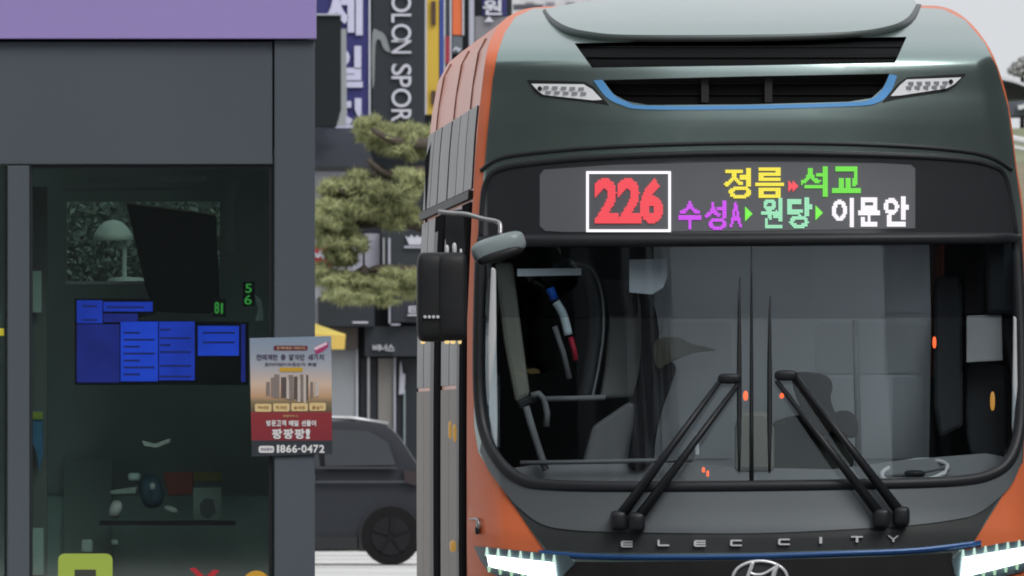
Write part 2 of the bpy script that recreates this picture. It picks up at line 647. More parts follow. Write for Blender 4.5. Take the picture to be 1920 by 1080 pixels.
# dark mask over the orange shell
mask = [(1000, 16), (966, 32), (946, 62), (933, 100), (924, 150), (914, 250), (905, 350), (898, 450), (891, 600), (888, 740), (889, 800), (897, 848),
        (925, 893), (960, 942), (995, 994), (1021, 1031), (1062, 1046), (1056, 1075), (1050, 1110), (1065, 1180), (1780, 1165), (1800, 1105), (1788, 1075), (1790, 1048), (1826, 1016),
        (1870, 945), (1918, 866), (1923, 780), (1922, 600), (1916, 395), (1905, 318), (1890, 200), (1869, 126), (1846, 80), (1810, 38),
        (1768, 17), (1700, 13), (1400, 10), (1150, 13)]
bpatch('front_mask', mask, -0.006, M_metal, holes=[wind, vent_top, vent_low], thick=0.008, step=12)

# vents in the brow
for nm, poly, dy in (('vent_upper', vent_top, 0.07), ('vent_lower', vent_low, 0.07)):
    grown = poly
    vp = bpatch('vent_grille', grown, dy, M_vent, thick=0.01)
    y0, y1 = min(p[1] for p in poly), max(p[1] for p in poly)
    for k in (1, 2):
        yy = y0 + (y1 - y0) * k / 3.0
        xs = [x for x in range(1060, 1720, 4) if inside([x], [yy], poly)[0]]
        pts = [B(x, yy, 0.064) for x in np.linspace(xs[0], xs[-1], 14)]
        bp_('slat', tube_me(pts, 0.005, 5), M_vent, True, vp)
for x in (1322, 1441):
    bp_('vent_bracket', ext_me(rect(x - 7, 146, x + 7, 192), YB + Dd(x, 170) + 0.03, 0.03), M_cabin)

# blue line under the lower vent
def strip_me(up, lo, offu, offl, thick=0.01, fn=None):
    fn = fn or B
    a = [fn(x, y, offu) for x, y in up]
    b = [fn(x, y, offl) for x, y in lo]
    n = len(a)
    v = a + b + [q + Vector((0, thick, 0)) for q in a] + [q + Vector((0, thick, 0)) for q in b]
    f = []
    for i in range(n - 1):
        f.append((i, i + 1, n + i + 1, n + i))
        f.append((2 * n + i, 3 * n + i, 3 * n + i + 1, 2 * n + i + 1))
        f.append((i, 2 * n + i, 2 * n + i + 1, i + 1))
        f.append((n + i, n + i + 1, 3 * n + i + 1, 3 * n + i))
    f.append((0, n, 3 * n, 2 * n))
    f.append((n - 1, 3 * n - 1, 4 * n - 1, 2 * n - 1))
    return mesh_from(v, f)
up = smooth_path([(1129, 150), (1150, 177), (1176, 191), (1215, 198), (1400, 197), (1590, 192), (1634, 185), (1656, 165), (1668, 139)], per=5)
lo = smooth_path([(1113, 151), (1136, 181), (1166, 197), (1212, 205), (1400, 205), (1596, 199), (1646, 192), (1670, 171), (1682, 142)], per=5)
bp_('blue_trim', strip_me(up, lo, -0.016, -0.016), M_blue)

# roof fairing: raised lip
lipu = smooth_path([(1022, 16), (1034, 32), (1062, 49), (1104, 59), (1180, 65), (1400, 65), (1580, 60), (1660, 50), (1700, 34), (1719, 7)], per=5)
lipl = smooth_path([(1017, 20), (1030, 40), (1056, 60), (1098, 71), (1176, 78), (1400, 78), (1588, 72), (1672, 60), (1712, 40), (1728, 8)], per=5)
bpatch('roof_fairing', lipu + [(1712, -5), (1600, -8), (1400, -8), (1200, -4), (1100, 2)], -0.122, M_metal, thick=0.05, step=10)
bp_('fairing_lip', strip_me(lipu, lipl, -0.125, -0.012), mat('fairing_lip_shade', (0.10, 0.12, 0.12), 0.4, 0.3), True)  # dark reflection of the downward-facing lip is put into its colour

# marker lamps
for side, outl, lens, dots, hole in (
    ('l', [(988, 150), (1095, 153), (1114, 163), (1142, 197), (1118, 193), (1014, 180), (1003, 172)],
     [(996, 157), (1094, 158), (1110, 167), (1129, 187), (1112, 188), (1020, 178), (1010, 172)], [(1024 + 16.5 * k + 4 * r, 164 + 9 * r + 0.6 * k) for r in (0, 1) for k in range(5)], (1012, 166)),
    ('r', [(1812, 138), (1700, 145), (1684, 156), (1654, 192), (1678, 186), (1778, 170), (1792, 160)],
     [(1803, 145), (1700, 149), (1687, 160), (1670, 180), (1688, 179), (1774, 166), (1788, 159)], [(1772 - 16 * k - 4 * r, 155 + 8 * r + 0.3 * k) for r in (0, 1) for k in range(5)], (1783, 153))):
    h = bpatch('marker_lamp', outl, -0.012, M_black, thick=0.01)
    bpatch('lens', lens, -0.019, M_lamp, thick=0.006, parent=h)
    for (x, y) in dots:
        bp_('led', ext_me(rect(x - 5, y - 2.9, x + 5, y + 2.9), YB + Dd(x, y) - 0.026, 0.008), mat('led_chip', (0.3, 0.31, 0.34), 0.4), False, h)
    bp_('lamp_eye', cyl_me(B(hole[0], hole[1], -0.022), 0.010, 0.01), M_black, False, h)

# destination sign
surround = smooth_path([(902, 446), (905, 385), (911, 345), (932, 320), (1000, 306), (1150, 294), (1400, 287), (1650, 291), (1800, 299), (1860, 311), (1884, 330), (1896, 380), (1905, 442)], per=5)
sg = bpatch('destination_sign', surround + [(1650, 444), (1400, 446), (1150, 448)], -0.012, M_gloss, thick=0.015)
bpatch('screen', [(1020, 318), (1150, 309), (1400, 303), (1650, 306), (1708, 309), (1716, 316), (1716, 428), (1400, 433), (1060, 435), (1022, 433), (1012, 424), (1012, 328)], -0.016, M_screen, thick=0.005, parent=sg)
def led_char(ch, box, col, nx, ny, bold=0.02, fill=0.78, strength=1.0, name='led_character'):
    ins = raster(ch, nx, ny, bold)
    x0, y0, x1, y1 = box
    dx, dy = (x1 - x0) / nx, (y1 - y0) / ny
    v, f = [], []
    for j in range(ny):
        for i in range(nx):
            if ins[j, i]:
                cx, cy = x0 + (i + 0.5) * dx, y0 + (j + 0.5) * dy
                s = len(v)
                for a, b in ((-1, -1), (1, -1), (1, 1), (-1, 1)):
                    v.append(B(cx + a * dx * fill / 2, cy + b * dy * fill / 2, -0.021))
                f.append((s, s + 3, s + 2, s + 1))
    me = mesh_from(v, f, recalc=False)
    return bp_(name, me, col, False, sg)
E_red = emis('led_red', (1.0, 0.075, 0.10, 1), 1.0)
E_yel = emis('led_yellow', (1.0, 0.86, 0.06, 1), 1.15)
E_grn = emis('led_green', (0.20, 0.95, 0.07, 1), 1.0)
E_pgrn = emis('led_pale_green', (0.42, 1.0, 0.62, 1), 1.0)
E_pur = emis('led_purple', (0.72, 0.08, 1.0, 1), 1.15)
E_wht = emis('led_white', (1.0, 0.96, 1.0, 1), 1.15)
for x0, x1 in ((1115, 1160), (1158, 1203), (1200, 1243)):
    led_char('2' if x0 < 1190 else '6', (x0, 334, x1, 419), E_red, 15, 26, 0.045, 0.94)
for a, b in ((rect(1099, 321, 1258, 326), 0), (rect(1099, 430, 1258, 435), 0), (rect(1099, 326, 1104, 430), 0), (rect(1253, 326, 1258, 430), 0)):
    bpatch('led_border', a, -0.0205, E_wht, thick=0.002, step=20, parent=sg)
led_char('정', (1357, 315, 1408, 372), E_yel, 17, 18, 0.024, 0.88)
led_char('름', (1416, 314, 1470, 371), E_yel, 17, 18, 0.024, 0.88)
led_char('석', (1499, 312, 1552, 369), E_grn, 17, 18, 0.024, 0.88)
led_char('교', (1560, 312, 1614, 362), E_grn, 17, 16, 0.024, 0.88)
led_char('수', (1272, 377, 1315, 430), E_pur, 16, 18, 0.026, 0.84)
led_char('성', (1321, 376, 1362, 431), E_pur, 16, 18, 0.026, 0.84)
led_char('A', (1368, 378, 1391, 426), E_pur, 9, 16, 0.03, 0.84)
led_char('원', (1427, 371, 1467, 428), E_pgrn, 16, 18, 0.030, 0.86)
led_char('당', (1476, 370, 1523, 428), E_pgrn, 16, 18, 0.030, 0.86)
led_char('이', (1560, 371, 1601, 426), E_wht, 16, 18, 0.036, 0.9)
led_char('문', (1609, 370, 1650, 425), E_wht, 16, 18, 0.034, 0.9)
led_char('안', (1657, 368, 1704, 425), E_wht, 16, 18, 0.034, 0.9)
for (x, y, h, E, nm) in ((1397, 401, 28, E_grn, 'led_arrow'), (1529, 399, 28, E_grn, 'led_arrow'), (1478, 349, 22, E_red, 'led_arrow'), (1486, 349, 22, E_red, 'led_arrow')):
    bpatch(nm, [(x, y - h / 2), (x + h * 0.5, y), (x, y + h / 2)], -0.0205, E, thick=0.002, parent=sg)

# seals
def bpath(pts, off):
    return [B(x, y, off) for x, y in pts]
bp_('windscreen_seal', tube_me(bpath(densify(wind, 24), -0.008), 0.026, 10, True, 0.8), M_rubber, True)
bp_('sign_seal', tube_me(bpath(densify(surround, 24), -0.010), 0.014, 8, False, 0.8), M_rubber, True)
bp_('brow_seal', tube_me(bpath(smooth_path([(902, 320), (935, 298), (1000, 287), (1150, 275), (1400, 268), (1650, 272), (1830, 287), (1896, 318)], per=5), -0.006), 0.010, 8), M_rubber, True)

# windscreen glass: darker film at the top, clear below
low = [p for p in wind if p[1] > 597]
hig = [p for p in wind if p[1] <= 597]
i0 = next(i for i, p in enumerate(wind) if p[1] > 597)
li = [p for p in wind[i0:] if p[1] > 597]
bpatch('windscreen', [(898.5, 597)] + li + [(1912.8, 597)], 0.004, G_low, thick=0.006)
ri = [p for p in wind if p[1] <= 595]
left_ = [p for p in ri if p[0] < 910 and p[1] > 452.5]
right_ = [p for p in ri if p[0] > 1900]
top_ = [p for p in ri if p not in left_ and p not in right_ and 1000 < p[0] < 1800]
bpatch('windscreen_film', [(902, 452)] + left_ + [(898.6, 595.5), (1912.8, 595.5)] + right_ + top_, 0.002, G_band, thick=0.006)
bp_('centre_joint', tube_me([B(1409, y, -0.004) for y in (452, 520, 600, 700, 800, 908)], [0.002, 0.004, 0.006, 0.008, 0.009, 0.010], 6), M_arm, True)

# panel under the windscreen and lettering strip
pan = [(899, 846)] + smooth_path([(916, 882), (953, 931), (987, 964), (1017, 983), (1057, 992), (1141, 997), (1394, 1000), (1577, 993), (1717, 984), (1802, 972), (1830, 964), (1858, 946), (1895, 911), (1916, 866)], per=4) + [(1918, 800), (1890, 862), (1862, 886), (1800, 900), (1650, 906), (1400, 910), (1150, 911), (1020, 907), (975, 896), (938, 866), (905, 815)]
bpatch('lower_panel', pan, -0.0145, M_panel, thick=0.0055, step=12)
dstrip = [(938, 912), (962, 946)] + smooth_path([(1030, 984), (1141, 991), (1394, 994), (1577, 987), (1717, 978), (1810, 964)], per=4) + [(1880, 922), (1828, 1012), (1720, 1026), (1577, 1031), (1420, 1036), (1250, 1037), (1100, 1036), (1024, 1030)]
bpatch('badge_strip', dstrip, -0.0085, M_dpanel, thick=0.005, step=12)
bl_u = smooth_path([(1010, 1031), (1100, 1038), (1250, 1040), (1420, 1038), (1577, 1033), (1720, 1027), (1840, 1013)], per=5)
bl_l = [(x, y + 11) for x, y in bl_u]
bp_('blue_bumper_line', strip_me(bl_u, bl_l, -0.020, -0.012), M_dblue, True)
bpatch('lower_grille', [(1062, 1053), (1150, 1054), (1420, 1050), (1650, 1044), (1785, 1036), (1790, 1075), (1800, 1105), (1782, 1160), (1068, 1172), (1055, 1110)], -0.010, mat('lower_grille_dark', (0.014, 0.014, 0.015), 0.5, 0, 0.1, 0.2, 10), thick=0.006)

# badge letters
def bar(x0, y0, x1, y1):
    return [(x0, y0), (x1, y0), (x1, y1), (x0, y1)]
def badge(ch, cx, cy, w_=22, h=12, t=3.0):
    x0, x1, y0, y1 = cx - w_ / 2, cx + w_ / 2, cy - h / 2, cy + h / 2
    parts = {'E': [bar(x0 + 2, y0, x1, y0 + t), bar(x0, cy - t / 2, x1, cy + t / 2), bar(x0 + 2, y1 - t, x1, y1), bar(x0, y0 + 1.5, x0 + 4.5, y1 - 1.5)],
             'L': [bar(x0, y0, x0 + 3.6, y1 - 1), bar(x0 + 1.5, y1 - t, x1, y1)],
             'C': [bar(x0 + 2, y0, x1, y0 + t), bar(x0 + 2, y1 - t, x1, y1), bar(x0, y0 + 1.2, x0 + 4.5, y1 - 1.2)],
             'I': [bar(cx - 2.6, y0, cx + 2.6, y1)],
             'T': [bar(x0, y0, x1, y0 + t), bar(cx - 2.4, y0 + 1, cx + 2.4, y1)],
             'Y': [[(x0, y0), (x0 + 4, y0), (cx + 1.5, cy + 1), (cx - 1.5, cy + 2)], [(x1 - 4, y0), (x1, y0), (cx + 1.5, cy + 2), (cx - 1.5, cy + 1)], bar(cx - 2, cy, cx + 2, y1)]}[ch]
    bm = bmesh.new()
    for k, q in enumerate(parts):
        me = ext_me(q, YB + Dd(cx, cy) - 0.024 - 0.0006 * k, 0.014)
        bm.from_mesh(me)
        bpy.data.meshes.remove(me)
    me = bpy.data.meshes.new('letter')
    bm.to_mesh(me)
    bm.free()
    bp_('letter', me, M_chrome)
for ch, x, y in (('E', 1175, 1020), ('L', 1244, 1018), ('E', 1312, 1019), ('C', 1380, 1018), ('C', 1470, 1016), ('I', 1539, 1013), ('T', 1607, 1011), ('Y', 1675, 1010)):
    badge(ch, x, y)
# emblem: tilted letter in an oval
def epts(cx, cy, a, b, off, n_=40):
    return [B(cx + a * math.cos(2 * PI * k / n_), cy + b * math.sin(2 * PI * k / n_), off) for k in range(n_)]
emb = bpatch('emblem', [(1425 + 49 * math.cos(2 * PI * k / 32), 1084 + 30 * math.sin(2 * PI * k / 32)) for k in range(32)], -0.022, M_dpanel, thick=0.01)
bp_('emblem_ring', tube_me(epts(1425, 1084, 51, 32, -0.03), 0.0075, 6, True), M_chrome, True, emb)
for pts, r in (([(1412, 1054), (1406, 1070), (1399, 1090), (1394, 1110)], 0.0095), ([(1459, 1058), (1452, 1072), (1447, 1092), (1440, 1113)], 0.0115), ([(1403, 1072), (1414, 1077), (1432, 1076), (1456, 1062)], 0.007)):
    bp_('emblem_stroke', tube_me([B(x, y, -0.034) for x, y in smooth_path(pts, per=4)], r, 6), M_chrome, True, emb)

# headlamps: bright LED bar, with lens glare built as glowing teeth
E_head = emis('headlamp_led', (0.95, 1.0, 0.96, 1), 8.0)
E_glare = emis('headlamp_glare', (0.62, 0.86, 0.76, 1), 0.95)
E_glare2 = emis('headlamp_glare_low', (0.45, 0.72, 0.50, 1), 0.9)
M_hl = mat('headlamp_housing', (0.09, 0.13, 0.15), 0.3, 0.3, 0.5, 0.1, 10)
def headlamp(outl, top, bot):
    h = bpatch('headlamp', outl, -0.016, M_hl, thick=0.012, step=10)
    bp_('light_bar', strip_me(top, bot, -0.030, -0.030, 0.008), E_head, False, h)
    for k in range(len(top)):
        (xt, yt), (xb, yb) = top[k], bot[k]
        bp_('glare_tooth', strip_me([(xt - 1.6, yt - 15), (xt + 1.6, yt - 15)], [(xt - 4, yt + 1), (xt + 4, yt + 1)], -0.028, -0.030, 0.006), E_glare, False, h)
        bp_('glare_tooth', strip_me([(xb - 4, yb - 1), (xb + 4, yb - 1)], [(xb - 2, yb + 11), (xb + 2, yb + 11)], -0.030, -0.028, 0.006), E_glare2, False, h)
headlamp([(888, 1024), (960, 1031), (1066, 1041), (1078, 1056), (1055, 1080), (1050, 1096), (1000, 1094), (945, 1086), (915, 1072), (900, 1050)],
         [(913 + 21 * k, 1041 + 2.4 * k) for k in range(7)], [(917 + 21 * k, 1062 + 4.6 * k) for k in range(7)])
headlamp([(1944, 1010), (1880, 1018), (1800, 1034), (1784, 1050), (1790, 1076), (1800, 1092), (1860, 1086), (1915, 1072), (1945, 1056)],
         [(1932 - 21 * k, 1024 + 3.6 * k) for k in range(7)], [(1928 - 21 * k, 1052 + 5.2 * k) for k in range(7)])

# wipers: two parallel arms to each upright blade
def wiper(a0, a1, b0, b1, blade):
    pa = tube_me([B(*a0, -0.075), B((a0[0] + a1[0]) / 2, (a0[1] + a1[1]) / 2, -0.085), B(*a1, -0.045)], [0.025, 0.016, 0.011], 8)
    wp = bp_('wiper', pa, M_arm, True)
    bp_('arm', tube_me([B(*b0, -0.075), B((b0[0] + b1[0]) / 2, (b0[1] + b1[1]) / 2, -0.085), B(*b1, -0.045)], [0.025, 0.016, 0.011], 8), M_arm, True, wp)
    for q in (a0, b0):
        bp_('pivot', rbox_me(q[0], q[1] + 4, 32, 38, YB + Dd(*q) - 0.06, 0.09, 4), M_arm, True, wp)
    bp_('arm_head', rbox_me((a1[0] + b1[0]) / 2, a1[1] - 2, 44, 20, YB + Dd(*a1) - 0.045, 0.045, 3), M_arm, True, wp)
    x, y0, y1 = blade
    n_ = 9
    bp_('blade', tube_me([B(x + (1.5 if k == 0 else 0), y0 + (y1 - y0) * k / (n_ - 1), -0.022) for k in range(n_)], [0.003, 0.006, 0.008, 0.010, 0.011, 0.011, 0.010, 0.008, 0.005], 6), M_rubber, True, wp)
wiper((1160, 972), (1352, 712), (1194, 975), (1384, 720), (1386, 520, 884))
wiper((1690, 964), (1492, 706), (1653, 968), (1456, 714), (1443, 555, 886))

# left side (kerb side): windows, doors, panels
def side_pt(py, a, out=0.0):
    xs = [q[1] for q in ring[:10]][::-1]
    px = float(np.interp(py, xs, [q[0] for q in ring[:10]][::-1]))
    v = P(px, py, YB + 0.4)
    return v + YAW * a + Vector((-out, 0, 0))
def side_panel_me(y0, y1, a0, a1, out=0.006, thick=0.02, ny=6):
    ys = np.linspace(y0, y1, ny)
    v, f = [], []
    for y in ys:
        v += [side_pt(y, a0, out), side_pt(y, a1, out), side_pt(y, a0, out - thick), side_pt(y, a1, out - thick)]
    for i in range(ny - 1):
        s, t = i * 4, i * 4 + 4
        f += [(s, s + 1, t + 1, t), (s + 2, t + 2, t + 3, s + 3), (s, t, t + 2, s + 2), (s + 1, s + 3, t + 3, t + 1)]
    f += [(0, 2, 3, 1), (4 * ny - 4, 4 * ny - 3, 4 * ny - 1, 4 * ny - 2)]
    return mesh_from(v, f)
M_doorway0 = mat('seam_dark', (0.27, 0.15, 0.115), 0.8, 0, 0, 0.2, 5, 0, 0.1)
M_sglass = mat('side_window_dark', (0.05, 0.052, 0.052), 0.30, 0, 0, 0.1, 2, 0, 0.22)
M_doorway = mat('doorway_dark', (0.02, 0.02, 0.022), 1.0, 0, 0, 0.2, 5, 0, 0.0)
M_side_refl = mat('side_panel_mirrored_grey', (0.19, 0.165, 0.145), 0.45, 0.0, 0, 0.12, 1.5, 0, 0.22)  # brown-grey of street reflections on the orange flank, put into the colour
for a0, a1 in ((0.30, 1.85), (1.95, 3.5), (3.6, 5.2), (5.45, 7.4), (7.6, 9.1), (9.2, 10.7)):
    bp_('side_window', side_panel_me(196, 352, a0, a1), M_sglass)
for a0 in (1.90, 5.32, 9.15):
    bp_('roof_seam', side_panel_me(58, 194, a0 - 0.015, a0 + 0.02, 0.004, 0.01), M_doorway0)
bp_('door_header', side_panel_me(356, 372, 0.2, 10.75, 0.02, 0.03, 3), M_black)
for a0, a1 in ((0.22, 1.75), (5.35, 7.45)):
    d = bp_('door', side_panel_me(378, 1290, a0, a1, 0.010, 0.03), M_doorway)
    h_ = (a1 - a0) / 2
    for k in (0, 1):
        bp_('door_glass', side_panel_me(410, 1200, a0 + k * h_ + 0.12, a0 + (k + 1) * h_ - 0.12, 0.013, 0.01), M_doorway if k == 0 else M_rubber, False, d)
for a0, a1 in ((1.9, 3.45), (3.55, 5.2), (7.6, 9.1), (9.2, 10.7)):
    bp_('lower_window', side_panel_me(380, 720, a0, a1, 0.006, 0.02), M_sglass)
    bp_('side_panel', side_panel_me(728, 1300, a0 - 0.03, a1 + 0.03, 0.006, 0.02), M_side_refl)
for y, a, r in ((806, 1.86, 0.035), (812, 0.9, 0.03), (1024, 1.3, 0.04)):
    c = side_pt(y, a, 0.035)
    bp_('side_lamp', rbox_me(960 + c.x / c.y * FPX, y, 7 if r < 0.04 else 12, 34 if r < 0.04 else 22, c.y, 0.10, 2.6), emis('amber_lamp', (0.70, 0.40, 0.09, 1), 0.5), True)
# wheels (mostly under the frame)
for a in (2.4, 8.3):
    for s in (0, 1):
        c = side_pt(1335, a, 0.0)
        c = Vector((c.x + (0.16 if s == 0 else 2.22), c.y, 0.48))
        wh = bp_('wheel', cyl_me(c, 0.48, 0.28, 'X', 32), M_rubber)
        bp_('rim', cyl_me(c + Vector((-0.145 if s == 0 else 0.145, 0, 0)), 0.28, 0.02, 'X', 24), M_steel, False, wh)

# mirrors
YM = YB - 0.12
mir = bp_('mirror', rbox_me(812, 557, 62, 168, YM, 0.26, 7.0, 0, 28, 18), M_black, True)
bp_('mirror_lobe', rbox_me(848, 556, 56, 166, YM - 0.02, 0.24, 7.0, 0, 28, 18), M_black, True, mir)
for k in range(4):
    bp_('mirror_led', cyl_me(P(797 + 8 * k, 594, YM - 0.135), 0.007, 0.02), M_pale, False, mir)
E_gold = emis('gold_glint', (1.0, 0.72, 0.3, 1), 0.9)  # golden reflections under the mirror, built as glowing dots
for x, w_ in ((793, 9), (838, 10), (849, 10), (862, 7)):
    bp_('mirror_glint', rbox_me(x, 641, w_, 8, YM - 0.02, 0.06, 2.4), E_gold, True, mir)
bp_('mirror_bracket', ext_me([(836, 396), (868, 392), (872, 470), (860, 486), (840, 486), (834, 440)], YB + 0.02, 0.10), M_black)
for q in ((838, 470, 8, 22), (852, 468, 9, 26), (864, 476, 6, 20)):
    bp_('bracket_bolt', rbox_me(q[0], q[1], q[2], q[3], YB - 0.02, 0.05, 2.5), M_pale, True)
bp_('mirror_arm', tube_me([P(x, y, YB - 0.05 - 0.004 * k) for k, (x, y) in enumerate(smooth_path([(822, 397), (850, 400), (876, 402), (905, 410), (930, 415), (938, 422), (938, 440)], per=4))], 0.0105, 8), M_steel, True)
km = bp_('kerb_mirror', rbox_me(935, 463, 104, 44, YB - 0.16, 0.15, 3.6, math.radians(-17)), M_mirror_grey, True)
bp_('mirror_face', rbox_me(938, 478, 92, 22, YB - 0.17, 0.15, 3.2, math.radians(-17)), M_black, True, km)
# tow hook latch on the orange corner
bp_('latch', tube_me([B(x, y, -0.03) for x, y in ((880, 974), (890, 973), (896, 974), (897, 982), (895, 998))], [0.004, 0.005, 0.008, 0.009, 0.012], 6), M_steel, True)
bp_('latch_grip', rbox_me(895, 994, 9, 16, YB + Dd(895, 994) - 0.03, 0.03, 3), M_black, True)

# cabin
inner = [mid_ for mid_ in []]
def cab_ring(a):
    pts = [(930, 1230), (930, 420), (960, 150), (1040, 90), (1700, 90), (1850, 150), (1876, 330), (1885, 700), (1885, 1230)]
    return [P(x, y, YB + 0.62) + YAW * a for x, y in pts]
cv = cab_ring(0.0) + cab_ring(9.6)
cf = [(i, i + 1, 10 + i, 9 + i) for i in range(8) if i != 6] + [(8, 0, 9, 17), tuple(range(9, 18))]
bp_('cabin_lining', mesh_from(cv, cf), M_cabin)
bp_('rear_wall', ext_me([(797, 300), (830, 200), (1690, 190), (1716, 300), (1726, 1290), (797, 1290)], YB + 10.3, 0.05), M_cabin)
YI = YB + 0.55
dash = []
bp_('dashboard', patch_me([(915, 885), (1000, 872), (1250, 868), (1380, 876), (1560, 880), (1700, 862), (1850, 850), (1900, 860), (1905, 1000), (915, 1000)], 0.0, (), 0.4, 30, lambda x, y, o: P(x, y, YI - 0.05 - 0.001 * (y - 850))), mat('dash_grey', (0.14, 0.145, 0.15), 0.6, 0, 0, 0.2, 4))
def cabin(name, poly, dy, thick, m, bw=0.01):
    o = bp_(name, ext_me(poly, YB + dy, thick), m)
    if bw:
        bev(o, bw)
    return o
def rod(name, pts, dy, r, m):
    return bp_(name, tube_me([P(x, y, YB + dy) for x, y in pts], r, 8), m, True)
cabin('pillar_trim', [(921, 500), (930, 505), (931, 650), (933, 780), (932, 850), (924, 835), (917, 780), (915, 640)], 0.34, 0.03, M_pale)
cabin('pillar_trim', [(1900, 592), (1906, 596), (1908, 720), (1902, 830), (1897, 800), (1899, 700)], 0.34, 0.03, M_pale)
cabin('door_post', [(926, 490), (962, 492), (975, 600), (994, 742), (966, 756), (944, 640)], 0.45, 0.08, M_olive, 0.02)
cabin('post_foot', [(968, 752), (1002, 738), (1008, 752), (975, 768)], 0.45, 0.06, M_black)
rod('grab_rail', [(986, 762), (1003, 820), (1020, 872), (1024, 882)], 0.42, 0.016, M_cabin2)
rod('grab_rail', [(996, 742), (1010, 738), (1020, 748), (1026, 775), (1024, 800)], 0.43, 0.014, M_cabin2)
rod('grab_rail', [(1020, 748), (1080, 747), (1135, 745)], 0.43, 0.012, M_cabin2)
rod('dash_rail', [(975, 868), (1100, 866), (1300, 862)], 0.40, 0.010, M_cabin2)
door_arc = smooth_path([(1064, 486), (1098, 500), (1116, 550), (1118, 620), (1108, 690), (1096, 745)], per=5)
rod('door_hoop', door_arc, 0.50, 0.034, M_black)
rod('door_hoop', [(x + 13, y + 6) for x, y in door_arc], 0.46, 0.006, M_cabin2)
strip_c = [(1034, 545), (1050, 585), (1064, 625), (1076, 668), (1084, 700)]
def band(name, pts, m, w_=8):
    return rod(name, pts, 0.44, w_ / 431.0, m)
band('blue_band', [(1031, 540), (1040, 562)], mat('blue_band', lin(30, 90, 190), 0.5), 8)
band('white_band', smooth_path([(1042, 566), (1056, 590), (1066, 628)], per=4), mat('white_band', (0.5, 0.58, 0.6), 0.5), 8)
band('red_band', [(1070, 632), (1077, 658), (1080, 676)], mat('red_band', lin(150, 20, 45), 0.5), 5)
rod('inner_rail', [(1040, 612), (1056, 660), (1068, 710)], 0.46, 0.012, M_cabin2)
cabin('partition', smooth_path([(1140, 525), (1178, 528), (1196, 548), (1206, 620), (1200, 690), (1186, 745)], per=4) + [(1124, 748), (1134, 690), (1142, 610)], 0.75, 0.10, mat('partition_grey', (0.26, 0.26, 0.25), 0.6), 0.02)
cabin('partition_cap', [(1128, 522), (1194, 528), (1196, 592), (1140, 592)], 0.70, 0.09, M_cabin, 0.02)
M_seatd = mat('seat_cloth_black', (0.012, 0.012, 0.014), 0.95, 0, 0, 0.2, 6, 0, 0.0)
cabin('passenger_seat', smooth_path([(1204, 552), (1226, 572), (1236, 625), (1232, 660), (1266, 684), (1260, 718), (1244, 762), (1230, 820), (1222, 868), (1180, 874), (1190, 780), (1202, 660)], True, 4), 0.44, 0.16, M_seatd, 0.03)
cabin('fan_leaf', smooth_path([(1228, 640), (1270, 632), (1300, 645), (1344, 656), (1300, 662), (1260, 678), (1232, 690)], True, 4), 0.42, 0.03, mat('fan_leaf', (0.045, 0.042, 0.03), 0.8), 0.004)
cabin('fare_box', [(1110, 800), (1180, 752), (1196, 760), (1200, 872), (1090, 874)], 0.50, 0.25, mat('fare_box', (0.12, 0.12, 0.125), 0.5), 0.02)
def leaning(poly, d0, d1, off=0.0, thick=0.04):
    def q(x, y):
        return P(x, y, YB + d0 + (d1 - d0) * (y - 454) / 420.0 + off)
    a = [q(x, y) for x, y in poly]
    b = [v + Vector((0, thick, 0)) for v in a]
    m_ = len(a)
    return mesh_from(a + b, [list(range(m_)), list(range(2 * m_ - 1, m_ - 1, -1))] + [[i, (i + 1) % m_, m_ + (i + 1) % m_, m_ + i] for i in range(m_)])
M_bulk = mat('bulkhead_grey', (0.74, 0.775, 0.80), 0.7, 0, 0, 0.14, 1.1)
bk = bp_('bulkhead', leaning([(1226, 450), (1742, 450), (1746, 600), (1742, 866), (1700, 874), (1226, 878)], 0.45, 1.10), M_bulk)
for k, (q_, c_) in enumerate((((1530, 606, 1736, 700), 0.70), ((1530, 706, 1730, 860), 0.80), ((1240, 604, 1372, 860), 0.72), ((1256, 462, 1520, 586), 0.76), ((1530, 462, 1734, 586), 0.80))):
    bp_('bulkhead_pane', leaning(rrect(*q_, 12), 0.45, 1.10, -0.006, 0.004), mat('bulkhead_pane_%d' % k, (c_ * 0.95, c_ * 0.99, c_ * 1.02), 0.6, 0, 0, 0.16, 1.6), False, bk)
rod('grab_pole', [(1604, 600), (1606, 700), (1610, 866)], 0.50, 0.014, M_cabin2)
cabin('notice', [(1180, 487), (1251, 485), (1251, 520), (1243, 540), (1222, 552), (1180, 548)], 0.34, 0.01, M_pale, 0)
cabin('notice', [(970, 504), (1090, 503), (1090, 516), (970, 518)], 0.40, 0.01, M_pale, 0)
cabin('holder', rect(1303, 812, 1311, 854), 0.40, 0.03, M_pale, 0.004)
cabin('console', [(1378, 800), (1388, 770), (1440, 772), (1452, 806), (1452, 884), (1378, 884)], 0.45, 0.20, M_olive, 0.02)
cabin('monitor', smooth_path([(1486, 704), (1520, 698), (1552, 706), (1561, 724), (1558, 752), (1574, 800), (1540, 812), (1500, 760)], True, 4), 0.42, 0.14, M_brown, 0.02)
cabin('monitor_back', smooth_path([(1562, 776), (1590, 770), (1606, 786), (1608, 812), (1594, 822), (1566, 806)], True, 4), 0.46, 0.10, M_brown, 0.015)
cabin('dash_binnacle', smooth_path([(1440, 800), (1520, 778), (1580, 812), (1600, 860), (1580, 884), (1440, 884)], True, 4), 0.50, 0.2, mat('dash_olive', (0.024, 0.026, 0.023), 0.85, 0, 0, 0.1, 3, 0, 0.08), 0.03)
E_ind = emis('red_indicator', (1.0, 0.12, 0.03, 1), 1.6)
for (x, y, w_, h_) in ((1398, 742, 9, 18), (1466, 742, 8, 10), (1319, 881, 6, 10), (1327, 888, 5, 12), (1752, 642, 7, 22)):
    bp_('indicator_light', rbox_me(x, y, w_, h_, YB + 0.36, 0.03, 2.4), E_ind, True)
